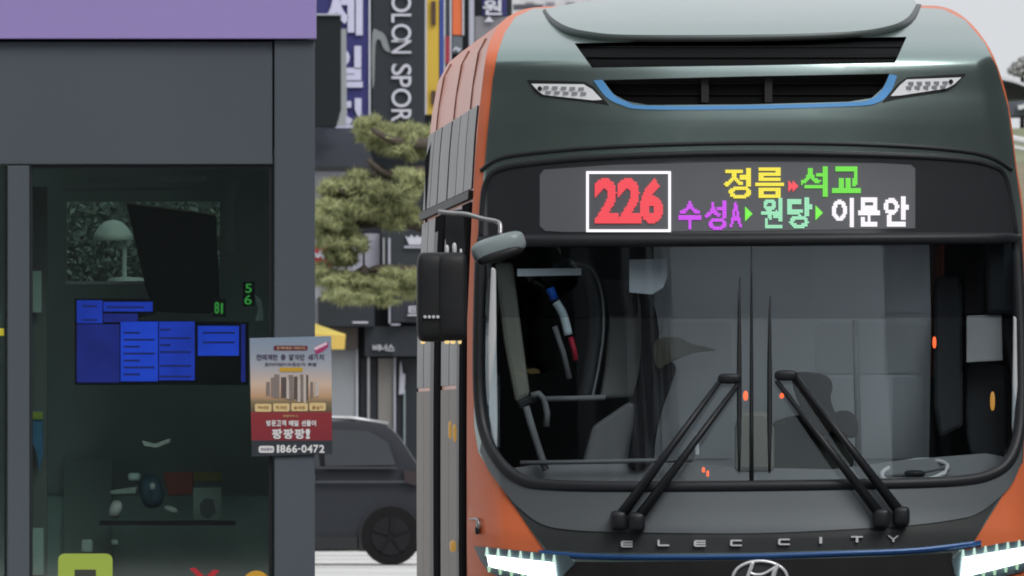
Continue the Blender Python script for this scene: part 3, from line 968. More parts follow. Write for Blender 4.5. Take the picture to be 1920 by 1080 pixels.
bp_('indicator_light', rbox_me(1861, 752, 9, 36, YB + 0.40, 0.03, 2.4), emis('amber_glow', (0.8, 0.36, 0.06, 1), 0.6), True)
# driver's side
cabin('driver_door_post', [(1752, 530), (1760, 518), (1800, 516), (1806, 560), (1806, 800), (1762, 820), (1752, 760)], 0.60, 0.10, M_black, 0.02)
cabin('driver_post', [(1808, 480), (1846, 490), (1848, 590), (1808, 592)], 0.58, 0.1, M_brown, 0.01)
cabin('side_blind', [(1812, 592), (1878, 590), (1880, 676), (1812, 680)], 0.55, 0.03, mat('blind_grey', (0.32, 0.32, 0.32), 0.7), 0.004)
cabin('roof_box', [(1846, 452), (1906, 452), (1908, 590), (1850, 588)], 0.52, 0.12, M_black, 0.02)
cabin('driver_seat', smooth_path([(1814, 690), (1850, 682), (1888, 690), (1894, 760), (1890, 850), (1820, 852)], True, 4), 0.70, 0.14, M_cabin, 0.03)
sw = [(1715 + 62 * math.cos(2 * PI * k / 28), 884 + 20 * math.sin(2 * PI * k / 28) - 0.12 * 62 * math.cos(2 * PI * k / 28)) for k in range(28)]
whl = bp_('steering_wheel', tube_me([P(x, y, YB + 0.42 + 0.10 * math.sin(2 * PI * k / 28 + PI)) for k, (x, y) in enumerate(sw)], 0.011, 8, True), mat('wheel_grey', (0.5, 0.5, 0.51), 0.35), True)
bp_('hub', rbox_me(1715, 888, 40, 14, YB + 0.43, 0.1, 2.6), M_black, True, whl)
bp_('spoke', tube_me([P(1660, 893, YB + 0.42), P(1715, 888, YB + 0.42), P(1772, 876, YB + 0.42)], 0.008, 6), M_cabin2, True, whl)

# ------------------------------------------------------------------ BUS STOP SHELTER
YS = 85.0
stop = thing('bus_shelter', 'grey glazed bus shelter with a purple band along its roof edge', 'bus shelter', (P(550, 1522, YS).x, YS, 0.06))
def sp(name, me, m, smooth=False):
    return link(name, me, m, stop, smooth)
bev(sp('roof_band', ext_me(rect(-330, -40, 593, 73), YS - 0.03, 0.12), M_purple), 0.004)
sp('roof', ext_me(rect(-330, -34, 578, 66), YS + 0.09, 1.75), M_frame)
bev(sp('header_panel', ext_me(rect(-330, 78, 511, 308), YS + 0.012, 0.06), M_frame), 0.003)
bev(sp('post', ext_me(rect(514, 75, 590, 1492), YS, 0.15), M_frame), 0.004)
bev(sp('mullion', ext_me(rect(14, 311, 55, 1492), YS + 0.004, 0.10), M_frame), 0.003)
bev(sp('post', ext_me(rect(-330, 311, -255, 1492), YS, 0.15), M_frame), 0.004)
sp('glass_pane', ext_me(rect(57, 311, 511, 1480), YS + 0.045, 0.012), G_stop)
sp('glass_pane', ext_me(rect(-253, 311, 12, 1480), YS + 0.045, 0.012), G_stop)
sp('gasket', ext_me(rect(57, 309, 511, 316), YS + 0.03, 0.05), M_rubber)
sp('gasket', ext_me(rect(504, 316, 511, 1480), YS + 0.03, 0.05), M_rubber)
sp('gasket', ext_me(rect(57, 316, 61, 1480), YS + 0.03, 0.05), M_rubber)
sp('gasket', ext_me(rect(8, 311, 12, 1480), YS + 0.03, 0.05), M_rubber)
# enclosure: back wall with an opening, end wall, floor slab
YK = YS + 1.6
bw_ = [rect(-340, 60, 580, 378), rect(-340, 378, 125, 532), rect(412, 378, 580, 532), rect(-340, 532, 580, 1495)]
v_, f_ = [], []
bmw = bmesh.new()
for k, q in enumerate(bw_):
    me = ext_me(q, YK + 0.0007 * k, 0.06)
    bmw.from_mesh(me)
    bpy.data.meshes.remove(me)
me = bpy.data.meshes.new('wall')
bmw.to_mesh(me)
bmw.free()
sp('back_wall', me, M_darkin)
xr = P(572, 0, YS).x
sp('end_wall', box_me(xr - 0.06, xr - 0.01, YS + 0.152, YK - 0.002, 0.1, 2.86), M_darkin)
sp('floor_slab', box_me(P(-340, 0, YS).x, xr, YS + 0.01, YK + 0.1, 0.062, 0.10), M_frame)
sp('ceiling', box_me(P(-325, 0, YS).x, xr - 0.07, YS + 0.08, YK - 0.01, 2.42, 2.46), M_darkin)
sp('rear_window', ext_me(rect(118, 372, 420, 538), YK + 0.07, 0.01), G_stop)
sp('window_sill', ext_me(rect(122, 527, 276, 533), YK - 0.03, 0.03), M_steel)
sp('inner_rail', ext_me([(165, 332), (390, 330), (388, 340), (165, 345)], YS + 0.9, 0.05), mat('inner_rail', (0.272, 0.323, 0.323), 0.6))
sp('inner_rail', ext_me([(120, 352), (392, 350), (392, 356), (120, 360)], YS + 1.0, 0.05), mat('inner_rail', (0.272, 0.323, 0.323), 0.6))
sp('inner_post', ext_me(rect(428, 352, 442, 470), YS + 0.95, 0.05), mat('inner_post', (0.238, 0.306, 0.289), 0.6))
sp('inner_pillar', ext_me(rect(60, 350, 88, 1480), YS + 0.55, 0.08), mat('inner_pillar', (0.14, 0.16, 0.155), 0.7))
sp('haze_panel', ext_me(rect(60, 930, 505, 1480), YK - 0.06, 0.03), mat('haze_panel_green', (0.36, 0.52, 0.48), 0.8, 0, 0, 0.5, 2.6))  # green tone stands for the haze reflected low in the glass
sp('shelf', ext_me(rect(186, 977, 440, 985), YS + 0.95, 0.45), M_rubber)
sp('side_panel', ext_me(rect(120, 860, 210, 1480), YK - 0.10, 0.03), mat('side_panel_green', (0.25, 0.34, 0.32), 0.8, 0, 0, 0.3, 2.0))

# things in and on the shelter
def small(name, label, cat, loc_px, Y):
    l = P(loc_px[0], loc_px[1], Y)
    return thing(name, label, cat, l)
def prt(root, name, poly, Y, thick, m, bw=0.0):
    o = link(name, ext_me(poly, Y, thick), m, root)
    if bw:
        bev(o, bw)
    return o

YQ = YS + 0.75
scr = small('information_screen', 'glowing blue information screen with columns of text inside the shelter', 'screen', (300, 718), YQ)
prt(scr, 'housing', [(140, 560), (290, 560), (292, 590), (240, 600), (466, 604), (466, 722), (140, 722)], YQ + 0.012, 0.06, M_black)
E_b1 = mat('screen_blue', (0.012, 0.035, 0.36, 1), 0.5, 0, 0, 0.38, 9, 0, 0.2, 1.25)
E_b2 = mat('screen_blue_bright', (0.014, 0.05, 0.50, 1), 0.5, 0, 0, 0.38, 9, 0, 0.2, 1.15)
E_b3 = mat('screen_blue_deep', (0.014, 0.022, 0.20, 1), 0.5, 0, 0, 0.38, 9, 0, 0.2, 1.0)
prt(scr, 'panel', rect(144, 563, 192, 606), YQ, 0.01, E_b1)
prt(scr, 'panel', rect(194, 566, 286, 584), YQ, 0.01, E_b1)
prt(scr, 'panel', rect(194, 588, 258, 604), YQ, 0.01, E_b3)
prt(scr, 'panel', rect(144, 608, 224, 717), YQ, 0.01, E_b3)
prt(scr, 'panel', rect(226, 603, 296, 715), YQ, 0.01, E_b2)
prt(scr, 'panel', rect(298, 603, 365, 713), YQ, 0.01, E_b1)
prt(scr, 'panel', rect(371, 611, 448, 667), YQ, 0.01, E_b2)
prt(scr, 'panel', rect(452, 608, 460, 716), YQ, 0.01, E_b3)
prt(scr, 'panel', rect(369, 669, 448, 712), YQ, 0.01, M_black)
M_sline = emis('screen_line', (0.008, 0.018, 0.17, 1), 1.0)
for (x0, x1, ys) in ((232, 262, (622, 648, 674, 700)), (232, 290, (635, 661, 687)), (300, 358, (632, 658, 684, 704)), (300, 320, (616, 645)), (154, 182, (572, 598)), (200, 270, (574,)), (380, 440, (622, 640))):
    for y in ys:
        prt(scr, 'text_line', rect(x0, y, x1, y + 4), YQ - 0.003, 0.002, M_sline)

tb = small('hanging_board', 'dark tilted board hanging in front of the lit back window', 'board', (330, 590), YS + 0.9)
prt(tb, 'board', [(237, 382), (405, 404), (412, 560), (395, 588), (290, 585), (272, 535)], YS + 0.9, 0.03, mat('board_dark', (0.035, 0.038, 0.038), 0.6, 0, 0, 0.35, 6), 0.004)
prt(tb, 'edge_strip', [(237, 379), (405, 401), (405, 404), (237, 382)], YS + 0.895, 0.03, mat('board_edge', (0.34, 0.357, 0.255), 0.5))

YZ = 92.0
pz = thing('parasol', 'small pale parasol on a stand seen through the back window of the shelter', 'parasol', P(234, 530, YZ))
M_par = mat('parasol_pale', (0.27, 0.34, 0.31), 0.7, 0, 0, 0.15, 20)
def lathe_me(cx, Y, prof, n_=20):
    v, f = [], []
    for r, py in prof:
        c = P(cx, py, Y)
        v += [c + Vector((r * math.cos(2 * PI * k / n_), r * math.sin(2 * PI * k / n_), 0)) for k in range(n_)]
    for i_ in range(len(prof) - 1):
        for k in range(n_):
            l = (k + 1) % n_
            f.append((i_ * n_ + k, i_ * n_ + l, (i_ + 1) * n_ + l, (i_ + 1) * n_ + k))
    return mesh_from(v, f)
link('canopy', lathe_me(212, YZ, [(0.002, 412), (0.03, 415), (0.055, 424), (0.075, 438), (0.082, 450), (0.078, 451), (0.05, 430), (0.002, 420)]), M_par, pz, True)
link('stand', lathe_me(233, YZ, [(0.002, 446), (0.010, 446), (0.010, 521), (0.002, 521)]), M_par, pz)
link('strut', tube_me([P(214, 418, YZ), P(224, 446, YZ), P(233, 462, YZ)], 0.008, 6), M_par, pz)
link('base', lathe_me(236, YZ, [(0.002, 519), (0.07, 521), (0.075, 530), (0.002, 531)]), M_par, pz)
E_dig = emis('led_green_digit', (0.05, 0.42, 0.07, 1), 0.7)
d1 = small('led_counter', 'small green LED figure glowing below the dark tilted board', 'led display', (411, 590), YS + 0.6)
prt(d1, 'case', rect(398, 560, 424, 594), YS + 0.61, 0.03, M_black)
for ch, bx in (('8', (402, 566, 411, 588)), ('1', (414, 568, 418, 588))):
    link('digit', letter_me(ch, bx, flat_placer(YS + 0.604), 0.02, 0.003), E_dig, d1)
d2 = small('led_counter', 'small green LED figures stacked at the right edge of the glass', 'led display', (466, 574), YS + 0.6)
prt(d2, 'case', rect(455, 528, 478, 574), YS + 0.61, 0.03, M_black)
for ch, bx in (('5', (460, 532, 472, 549)), ('6', (458, 553, 472, 571))):
    link('digit', letter_me(ch, bx, flat_placer(YS + 0.604), 0.01, 0.003), E_dig, d2)

def tagged(o, label, cat, group=None):
    o['label'] = label
    o['category'] = cat
    if group:
        o['group'] = group
    return o
def lump(name, cx, cy, wpx, hpx, Y, depth, m, label, cat, ex=3.0, ang=0.0):
    me = rbox_me(cx, cy, wpx, hpx, Y, depth, ex, ang)
    c = Vector((P(cx, cy, Y).x, Y, min(v.co.z for v in me.vertices)))
    me.transform(Matrix.Translation(-c))
    for p in me.polygons:
        p.use_smooth = True
    o = link(name, me, m)
    o.location = c
    return tagged(o, label, cat)
def bit(name, poly, Y, thick, m, label, cat, group=None, bw=0.003):
    """a small free-standing thing made of one mesh, origin at its lowest middle point"""
    me = ext_me(poly, Y, thick)
    xs = [v.co.x for v in me.vertices]
    z0 = min(v.co.z for v in me.vertices)
    c = Vector(((min(xs) + max(xs)) / 2, Y, z0))
    me.transform(Matrix.Translation(-c))
    o = link(name, me, m)
    o.location = c
    tagged(o, label, cat, group)
    if bw:
        bev(o, bw)
    return o
M_palegr = mat('pale_green_grey', (0.408, 0.544, 0.493), 0.6, 0, 0, 0.12, 10)
bit('hanging_tag', [(477, 552), (490, 562), (495, 590), (494, 602), (478, 602), (484, 580)], YS + 0.5, 0.01, mat('tag_grey', (0.51, 0.612, 0.595), 0.6), 'pale narrow tag beside the green LED figures', 'tag')
bit('paper_notice', rect(60, 508, 78, 586), YS + 0.5, 0.01, M_palegr, 'pale notice high on the inner pillar by the mullion', 'notice')
bflag = bit('banner_flag', [(61, 772), (80, 770), (81, 850), (74, 888), (68, 850), (61, 830)], YS + 0.5, 0.01, mat('banner_blue', lin(70, 125, 165), 0.6, 0, 0, 0.3, 8), 'blue pointed banner on the inner pillar', 'banner')
bc = ext_me(rect(61, 772, 80, 786), YS + 0.49, 0.008)
bc.transform(Matrix.Translation(-bflag.location))
link('clip_card', bc, mat('lime_cap', lin(150, 170, 70), 0.6)).parent = bflag
bit('paper_notice', rect(60, 990, 82, 1078), YS + 0.5, 0.01, M_palegr, 'pale green notice low on the inner pillar', 'notice')
bit('open_book', [(266, 826), (290, 832), (312, 824), (320, 822), (318, 830), (294, 840), (270, 836)], YS + 0.9, 0.10, mat('paper_dim', (0.714, 0.782, 0.748), 0.6), 'folded pale sheet lying open below the blue screen', 'paper')
bit('red_box', [(306, 886), (362, 884), (362, 926), (316, 930)], YS + 1.1, 0.15, mat('dull_red', (0.272, 0.076, 0.06), 0.7), 'dull red box behind the shelter glass', 'box')
bit('olive_strip', [(364, 884), (416, 886), (416, 904), (364, 902)], YS + 1.1, 0.05, mat('dull_olive', (0.204, 0.196, 0.06), 0.7), 'olive yellow strip right of the dull red box', 'strip')
gf = small('framed_print', 'grey framed print with a dark figure under the olive strip', 'picture', (388, 976), YS + 1.0)
prt(gf, 'frame', rect(362, 914, 415, 976), YS + 1.0, 0.02, mat('frame_greygreen', (0.289, 0.374, 0.348), 0.6, 0, 0, 0.2, 10), 0.003)
prt(gf, 'print', [(374, 945), (384, 934), (400, 936), (405, 962), (390, 970), (376, 966)], YS + 0.996, 0.003, mat('print_dark', (0.136, 0.17, 0.17), 0.7))
lump('paper_cup', 252, 894, 24, 15, YS + 1.05, 0.06, mat('cup_pale', (0.612, 0.782, 0.748), 0.5), 'pale cup topmost of the clutter behind the glass', 'cup', 3.5)
bit('paper_stack', [(206, 920), (232, 916), (258, 912), (254, 926), (208, 927)], YS + 1.05, 0.1, mat('stack_pale', (0.374, 0.476, 0.442), 0.6), 'low grey stack of paper left of the blue bag', 'paper stack')
lump('white_bag', 217, 955, 24, 34, YS + 1.04, 0.08, mat('bag_pale', (0.782, 0.8, 0.782), 0.6), 'crumpled whitish bag under the grey paper stack', 'bag', 2.3, 0.35)
lump('blue_bag', 284, 921, 44, 64, YS + 1.12, 0.12, mat('bag_blue', (0.085, 0.17, 0.238), 0.7), 'dark blue bag among the clutter behind the glass', 'bag', 2.6, -0.15)
lump('bottle', 286, 912, 11, 13, YS + 1.02, 0.03, mat('bottle_pale', (0.714, 0.8, 0.8), 0.4), 'tiny pale bottle cap on the dark blue bag', 'bottle', 2.4)
lump('glove', 321, 956, 28, 13, YS + 1.02, 0.05, mat('glove_pale', (0.646, 0.748, 0.714), 0.7), 'pale glove right of the dark blue bag', 'glove', 2.4, 0.35)
lump('can', 163, 1024, 22, 25, YS + 0.8, 0.04, mat('can_grey', (0.442, 0.527, 0.51), 0.5), 'grey can above the lime green sticker', 'can', 5)
lump('can', 215, 1017, 14, 11, YS + 0.8, 0.04, mat('can_grey2', (0.34, 0.425, 0.408), 0.5), 'small grey lid right of the can above the sticker', 'lid', 4)
# stickers on the pane
YG = YS + 0.040
st = small('window_sticker', 'lime green square sticker with a dark centre low on the pane', 'sticker', (160, 1140), YG)
outer = rrect(109, 1038, 211, 1140, 12)
prt(st, 'sheet', outer, YG, 0.003, mat('lime_green', lin(172, 196, 84), 0.45, 0, 0.1, 0.05, 6))
prt(st, 'centre', rect(140, 1068, 180, 1112), YG - 0.002, 0.0015, mat('sticker_dark', (0.06, 0.07, 0.055), 0.5))
rx = small('window_sticker', 'red crossed sticker at the bottom of the pane', 'sticker', (385, 1110), YG)
Mr = mat('sticker_red', lin(190, 52, 62), 0.5)
prt(rx, 'stroke', [(355, 1066), (366, 1064), (412, 1108), (402, 1112)], YG, 0.003, Mr)
prt(rx, 'stroke', [(400, 1068), (412, 1070), (368, 1112), (356, 1108)], YG - 0.002, 0.0015, Mr)
yx = small('window_sticker', 'round orange yellow sticker beside the right post', 'sticker', (480, 1124), YG)
prt(yx, 'disc', [(481 + 27 * math.cos(2 * PI * k / 28), 1097 + 27 * math.sin(2 * PI * k / 28)) for k in range(28)], YG, 0.003, mat('sticker_amber', lin(226, 172, 60), 0.5))
prt(yx, 'mark', [(481 + 11 * math.cos(2 * PI * k / 20), 1099 + 11 * math.sin(2 * PI * k / 20)) for k in range(20)], YG - 0.002, 0.0015, mat('sticker_dark', (0.06, 0.07, 0.055), 0.5))
bit('yellow_tag', rect(-6, 616, 8, 630), YS + 0.03, 0.01, mat('tag_yellow', lin(220, 210, 60), 0.5), 'tiny yellow tag on the pane left of the mullion', 'tag')
bit('paper_notice', rect(-10, 582, 5, 612), YS + 0.2, 0.01, M_palegr, 'pale notice just above the tiny yellow tag', 'notice')

# poster on the post
YP = YS - 0.012
po = small('advert_poster', 'apartment advert poster with a tower skyline taped to the grey post', 'poster', (546, 854), YP)
def gradient_mat(name, stops, z0, z1):
    m = bpy.data.materials.new(name)
    m.use_nodes = True
    n = m.node_tree
    b = n.nodes['Principled BSDF']
    tc = n.nodes.new('ShaderNodeTexCoord')
    sx = n.nodes.new('ShaderNodeSeparateXYZ')
    mr = n.nodes.new('ShaderNodeMapRange')
    mr.inputs[1].default_value, mr.inputs[2].default_value = z0, z1
    cr = n.nodes.new('ShaderNodeValToRGB')
    el = cr.color_ramp.elements
    while len(el) < len(stops):
        el.new(0.5)
    for e, (p_, c_) in zip(el, stops):
        e.position = p_
        e.color = c_
    n.links.new(tc.outputs['Object'], sx.inputs[0])
    n.links.new(sx.outputs['Z'], mr.inputs[0])
    n.links.new(mr.outputs[0], cr.inputs[0])
    n.links.new(cr.outputs[0], b.inputs['Base Color'])
    b.inputs['Roughness'].default_value = 0.35
    return m
zb, zt = P(0, 854, YP).z, P(0, 632, YP).z
grad = gradient_mat('printed_sheet', [(0.0, lin(52, 58, 66)), (0.125, lin(52, 58, 66)), (0.127, lin(140, 46, 58)), (0.36, lin(150, 52, 58)), (0.375, lin(104, 92, 72)), (0.45, lin(140, 124, 96)),
                                      (0.50, lin(205, 165, 130)), (0.60, lin(222, 196, 176)), (0.75, lin(176, 180, 190)), (0.9, lin(150, 162, 180)), (1.0, lin(140, 158, 180))], zb, zt)
prt(po, 'sheet', [(468, 634), (621, 630), (623, 851), (472, 856)], YP, 0.004, grad)
M_tow = mat('print_tower', lin(140, 128, 124), 0.5, 0, 0, 0.2, 60)
M_tow2 = mat('print_tower_pale', lin(206, 196, 188), 0.5, 0, 0, 0.1, 60)
M_tow3 = mat('print_tower_dark', lin(98, 88, 86), 0.5, 0, 0, 0.2, 60)
for k, (x0, x1, y0, y1) in enumerate(((499, 506, 716, 742), (508, 516, 708, 744), (514, 524, 702, 746), (527, 537, 707, 746), (541, 550, 703, 750), (551, 558, 706, 748), (563, 569, 702, 752), (573, 578, 703, 750), (582, 587, 716, 746), (590, 594, 714, 744), (537, 542, 712, 748), (558, 563, 714, 754), (569, 574, 704, 755), (594, 598, 716, 742))):
    prt(po, 'printed_tower', rect(x0, y0, x1, y1), YP - 0.0012 - 0.00015 * k, 0.001, (M_tow, M_tow3, M_tow2)[0 if k < 3 else 2 if k in (10, 11, 12, 13, 9) else k % 2])
M_cream = mat('print_cream', lin(232, 205, 150), 0.5)
M_wtxt = mat('print_white', (0.82, 0.82, 0.84), 0.5, 0, 0, 0.02)
M_dtxt = mat('print_dark_text', lin(84, 78, 104), 0.5)
for k in range(4):
    prt(po, 'printed_button', rrect(478 + 34 * k, 757 - k * 0.6, 509 + 34 * k, 772 - k * 0.6, 3), YP - 0.0016, 0.001, M_cream)
prt(po, 'printed_pill', rrect(513, 648, 577, 657, 3), YP - 0.0016, 0.001, mat('print_maroon', lin(112, 52, 72), 0.5))
prt(po, 'printed_pill', rrect(524, 689, 568, 697, 3), YP - 0.0016, 0.001, mat('print_gold', lin(206, 166, 60), 0.5))
prt(po, 'printed_ribbon', [(590, 655), (606, 645), (616, 641), (616, 650), (604, 660), (592, 664)], YP - 0.0016, 0.001, mat('print_magenta', lin(176, 66, 116), 0.5))
prt(po, 'printed_ribbon', [(589, 652), (612, 641), (614, 646), (591, 657)], YP - 0.0022, 0.0006, mat('print_pink', lin(240, 205, 222), 0.5))
prt(po, 'printed_pill', rrect(485, 836, 514, 849, 4), YP - 0.0016, 0.001, M_wtxt)
def print_line(s, x0, x1, y0, y1, m, bold=0.02, gap=0.1, dz=0.0026):
    n_ = len(s)
    wd = [0.45 if c in " !" else 0.6 if c in '-1' else 1.0 for c in s]
    tot = sum(wd)
    x = x0
    for c, q in zip(s, wd):
        ww = (x1 - x0) * q / tot
        if c != ' ':
            g = ww * gap / 2
            bx = (x + g, y0, x + ww - g, y1)
            if c == '1':
                bx = (x + ww * 0.15, y0, x + ww * 0.85, y1)
            if c == '-':
                bx = (x + g, (y0 + y1) / 2 - 1.2, x + ww - g, (y0 + y1) / 2 + 1.2)
            link('letter', letter_me(c, bx, flat_placer(YP - dz), bold, 0.0006), m, po)
        x += ww
print_line('전매제한 총 알자만 세가지', 480, 608, 664, 675, M_dtxt, 0.02)
print_line('프리미엄아파트단지 특별', 496, 594, 680, 686, M_dtxt, 0.01)
print_line('초역세권 대단지', 518, 572, 650, 655, M_cream, 0.0)
print_line('모델하우스', 530, 560, 778, 782, M_cream, 0.0)
print_line('방문고객 매일 선물이', 499, 593, 788, 799, M_wtxt, 0.035)
print_line('팡팡팡!', 509, 582, 804, 823, M_wtxt, 0.04)
print_line('1866-0472', 518, 609, 834, 849, M_wtxt, 0.035)
print_line('분양문의', 489, 511, 840, 845, M_dtxt, 0.01)
for k, s in enumerate(('역세권', '학세권', '숲세권', '중심가')):
    print_line(s, 483 + 34 * k, 504 + 34 * k, 761, 767, mat('print_brown', lin(150, 110, 60), 0.5), 0.0, 0.1, 0.0028)

# ------------------------------------------------------------------ DARK CAR on the far road
YC = 236.0
U = FPX / YC
car = thing('parked_car', 'dark sport utility car passing in front of the far shops', 'car', (P(480, 0, YC).x, YC + 0.9, 0.0))
def cp(name, me, m, smooth=False):
    return link(name, me, m, car, smooth)
M_car = mat('car_paint', (0.014, 0.017, 0.024), 0.45, 0.0, 0.0, 0.1, 3, 0, 0.3)
M_cglass = mat('car_glass', (0.013, 0.017, 0.023), 0.3, 0, 0.0, 0.1, 3, 0, 0.3)
prof = [(-20, 1032), (-30, 980), (-20, 930), (60, 895), (150, 880), (210, 862), (300, 802), (420, 790), (560, 787), (690, 792), (735, 806), (772, 856), (783, 880), (784, 945), (780, 990), (770, 1020), (740, 1032)]
# body as stations across its width, narrower above the belt line
def car_sec(yoff, shrink):
    out = []
    for x, y in smooth_path(prof, True, 4):
        k = max(0.0, (880 - y) / 100.0)
        v = P(x, min(y, 1034), YC)
        v.y = YC + 0.9 + yoff * (1 - 0.22 * min(k, 1)) * shrink
        out.append(v)
    return out
secs = [car_sec(-0.90, 0.93), car_sec(-0.90, 1.0), car_sec(-0.3, 1.0), car_sec(0.3, 1.0), car_sec(0.90, 1.0), car_sec(0.90, 0.93)]
cmid = Vector((P(400, 0, YC).x, 0, 0.75))
for i in (0, 5):
    secs[i] = [Vector((cmid.x + (v.x - cmid.x) * 0.985, v.y - (0.06 if i == 0 else -0.06), cmid.z + (v.z - cmid.z) * 0.96)) for v in secs[i]]
n = len(secs[0])
vv, ff = [v for s in secs for v in s], []
for i in range(len(secs) - 1):
    for k in range(n):
        l = (k + 1) % n
        ff.append((i * n + k, i * n + l, (i + 1) * n + l, (i + 1) * n + k))
ff.append(tuple(range(n)))
ff.append(tuple((len(secs) - 1) * n + k for k in range(n - 1, -1, -1)))
cb = cp('body', mesh_from(vv, ff), M_car, True)
em = cb.modifiers.new('edge', 'EDGE_SPLIT')
em.split_angle = math.radians(35)
def car_side(poly, y, thick=0.03):
    a = []
    for x, yy in poly:
        k = max(0.0, (880 - yy) / 100.0)
        v = P(x, yy, YC)
        v.y = YC + 0.9 - 0.9 * (1 - 0.22 * min(k, 1)) + y
        a.append(v)
    b = [v + Vector((0, thick, 0)) for v in a]
    m_ = len(a)
    return mesh_from(a + b, [list(range(m_)), list(range(2 * m_ - 1, m_ - 1, -1))] + [[i, (i + 1) % m_, m_ + (i + 1) % m_, m_ + i] for i in range(m_)])
for poly in ([(235, 872), (318, 816), (430, 806), (430, 874)], [(440, 874), (440, 805), (590, 804), (600, 874)], [(610, 874), (604, 805), (690, 808), (728, 830), (742, 872)]):
    cp('window', car_side(poly, -0.10), M_cglass)
cp('window_trim', car_side([(230, 875), (745, 875), (745, 879), (230, 879)], -0.105), M_car)
cp('roof_rail', tube_me([P(x, y, YC + 0.24) for x, y in ((340, 795), (430, 786), (560, 781), (660, 784), (728, 795))], 0.022, 6), M_steel, True)
cp('sill_trim', car_side([(120, 1006), (670, 1006), (670, 1030), (120, 1030)], -0.075), M_black)
cp('belt_crease', car_side([(60, 903), (780, 901), (780, 905), (60, 907)], -0.072), mat('crease', (0.05, 0.055, 0.065), 0.35))
for x in (110, 733):
    arch = [(x + 60 * math.cos(PI * k / 12), 1006 - 60 * math.sin(PI * k / 12)) for k in range(13)] + [(x - 60, 1034), (x + 60, 1034)]
    cp('wheel_arch', car_side(arch, -0.078), M_black)
    for s in (0, 1):
        c = P(x, 1001, YC)
        c.y = YC + 0.02 + s * 1.76
        c.z = 0.305
        wl = cp('wheel', cyl_me(c, 0.305, 0.22, 'Y', 32), mat('car_tyre', (0.010, 0.010, 0.011), 0.8, 0, 0, 0.2, 10, 0, 0.1))
        yy = -0.115 if s == 0 else 0.115
        sub(wl, 'rim', cyl_me(c + Vector((0, yy, 0)), 0.20, 0.012, 'Y', 24), mat('rim_dark', (0.014, 0.014, 0.016), 0.6, 0, 0, 0.1, 5, 0, 0.1))
        for k in range(5):
            a = 2 * PI * k / 5 + 0.3
            d = Vector((math.cos(a), 0, math.sin(a)))
            sub(wl, 'spoke', tube_me([c + Vector((0, yy * 1.08, 0)) + d * 0.03, c + Vector((0, yy * 1.08, 0)) + d * 0.19], 0.018, 5), mat('spoke_grey', (0.016, 0.016, 0.018), 0.7, 0, 0, 0.1, 5, 0, 0.05))
cp('tail_lamp', car_side([(756, 880), (782, 884), (784, 912), (760, 905)], -0.09, 0.1), mat('tail_dark', (0.03, 0.022, 0.026), 0.4, 0, 0.2))
cp('door_mirror', rbox_me(300, 866, 40, 30, YC + 0.05, 0.16, 3), M_car, True)
cp('door_handle', car_side([(560, 892), (590, 892), (590, 897), (560, 897)], -0.09), M_steel)
car.name = 'passing_car'

# ------------------------------------------------------------------ FAR SHOPS AND SIGNS
YF = 272.0
def bld(name, label, loc_px, Y, cat='building', group=None, base=None):
    l = P(loc_px[0], 0, Y)
    return thing(name, label, cat, (l.x, Y, 0.1 if base is None else P(0, base, Y).z), group)
def bx(root, name, x0, y0, x1, y1, Y, thick, m, bw=0.0):
    o = link(name, ext_me(rect(x0, y0, x1, y1), Y, thick), m, root)
    if bw:
        bev(o, bw)
    return o
M_wallA = mat('wall_light_grey', (0.30, 0.31, 0.33), 0.8, 0, 0, 0.12, 0.8, 0.05)
M_wallB = mat('wall_slate', (0.022, 0.027, 0.034), 0.6, 0, 0, 0.12, 0.8)
M_white = mat('sign_white', (0.50, 0.51, 0.58), 0.6, 0, 0, 0.05, 2)
M_paleboard = mat('pale_board', (0.36, 0.37, 0.44), 0.6, 0, 0, 0.08, 2)
M_doorg = mat('door_grey', (0.185, 0.18, 0.17), 0.6, 0, 0, 0.15, 1.0)
M_shopglass = mat('shop_glass', (0.03, 0.034, 0.04), 0.12, 0, 0.3, 0.2, 0.7)
GROUND_Y = lambda Y: HORIZON + (CAM_H - 0.1) * FPX / Y

# shop building on the left: grey, with white upper panels and a pale shutter
sa = bld('shop_building', 'light grey shop building with a pale shutter left of the slate shop', (560, 0), YF)
gy = GROUND_Y(YF)
bx(sa, 'wall', 380, -700, 671, gy, YF, 9, M_wallA)
bx(sa, 'shutter', 600, 655, 668, 782, YF - 0.10, 0.08, mat('shutter_pale', (0.25, 0.265, 0.285), 0.6, 0, 0, 0.06, 3))
bx(sa, 'shutter_frame', 668, 640, 671, 788, YF - 0.14, 0.12, M_white)
bx(sa, 'shutter_sill', 590, 782, 671, 788, YF - 0.16, 0.14, M_white)
bx(sa, 'plinth', 590, 790, 676, 800, YF - 0.5, 0.48, M_paleboard)
bx(sa, 'plinth', 590, 802, 676, 850, YF - 0.45, 0.40, M_wallB)
bx(sa, 'fascia', 596, 556, 702, 612, YF - 0.7, 0.65, M_wallB)
bx(sa, 'canopy_light', 661, 603, 690, 606, YF - 0.72, 0.3, M_white)
bx(sa, 'upper_panel', 626, 440, 646, 520, YF - 0.12, 0.1, mat('panel_greenish', (0.36, 0.38, 0.37), 0.6))
for x0, x1 in ((652, 680), (684, 712)):
    bx(sa, 'upper_panel', x0, 438, x1, 520, YF - 0.12, 0.1, M_paleboard)
bx(sa, 'soffit', 596, 614, 671, 654, YF - 0.3, 0.2, mat('soffit_brown', (0.10, 0.085, 0.08), 0.7))
bx(sa, 'pipe', 591, 520, 596, 640, YF - 0.4, 0.1, M_paleboard)

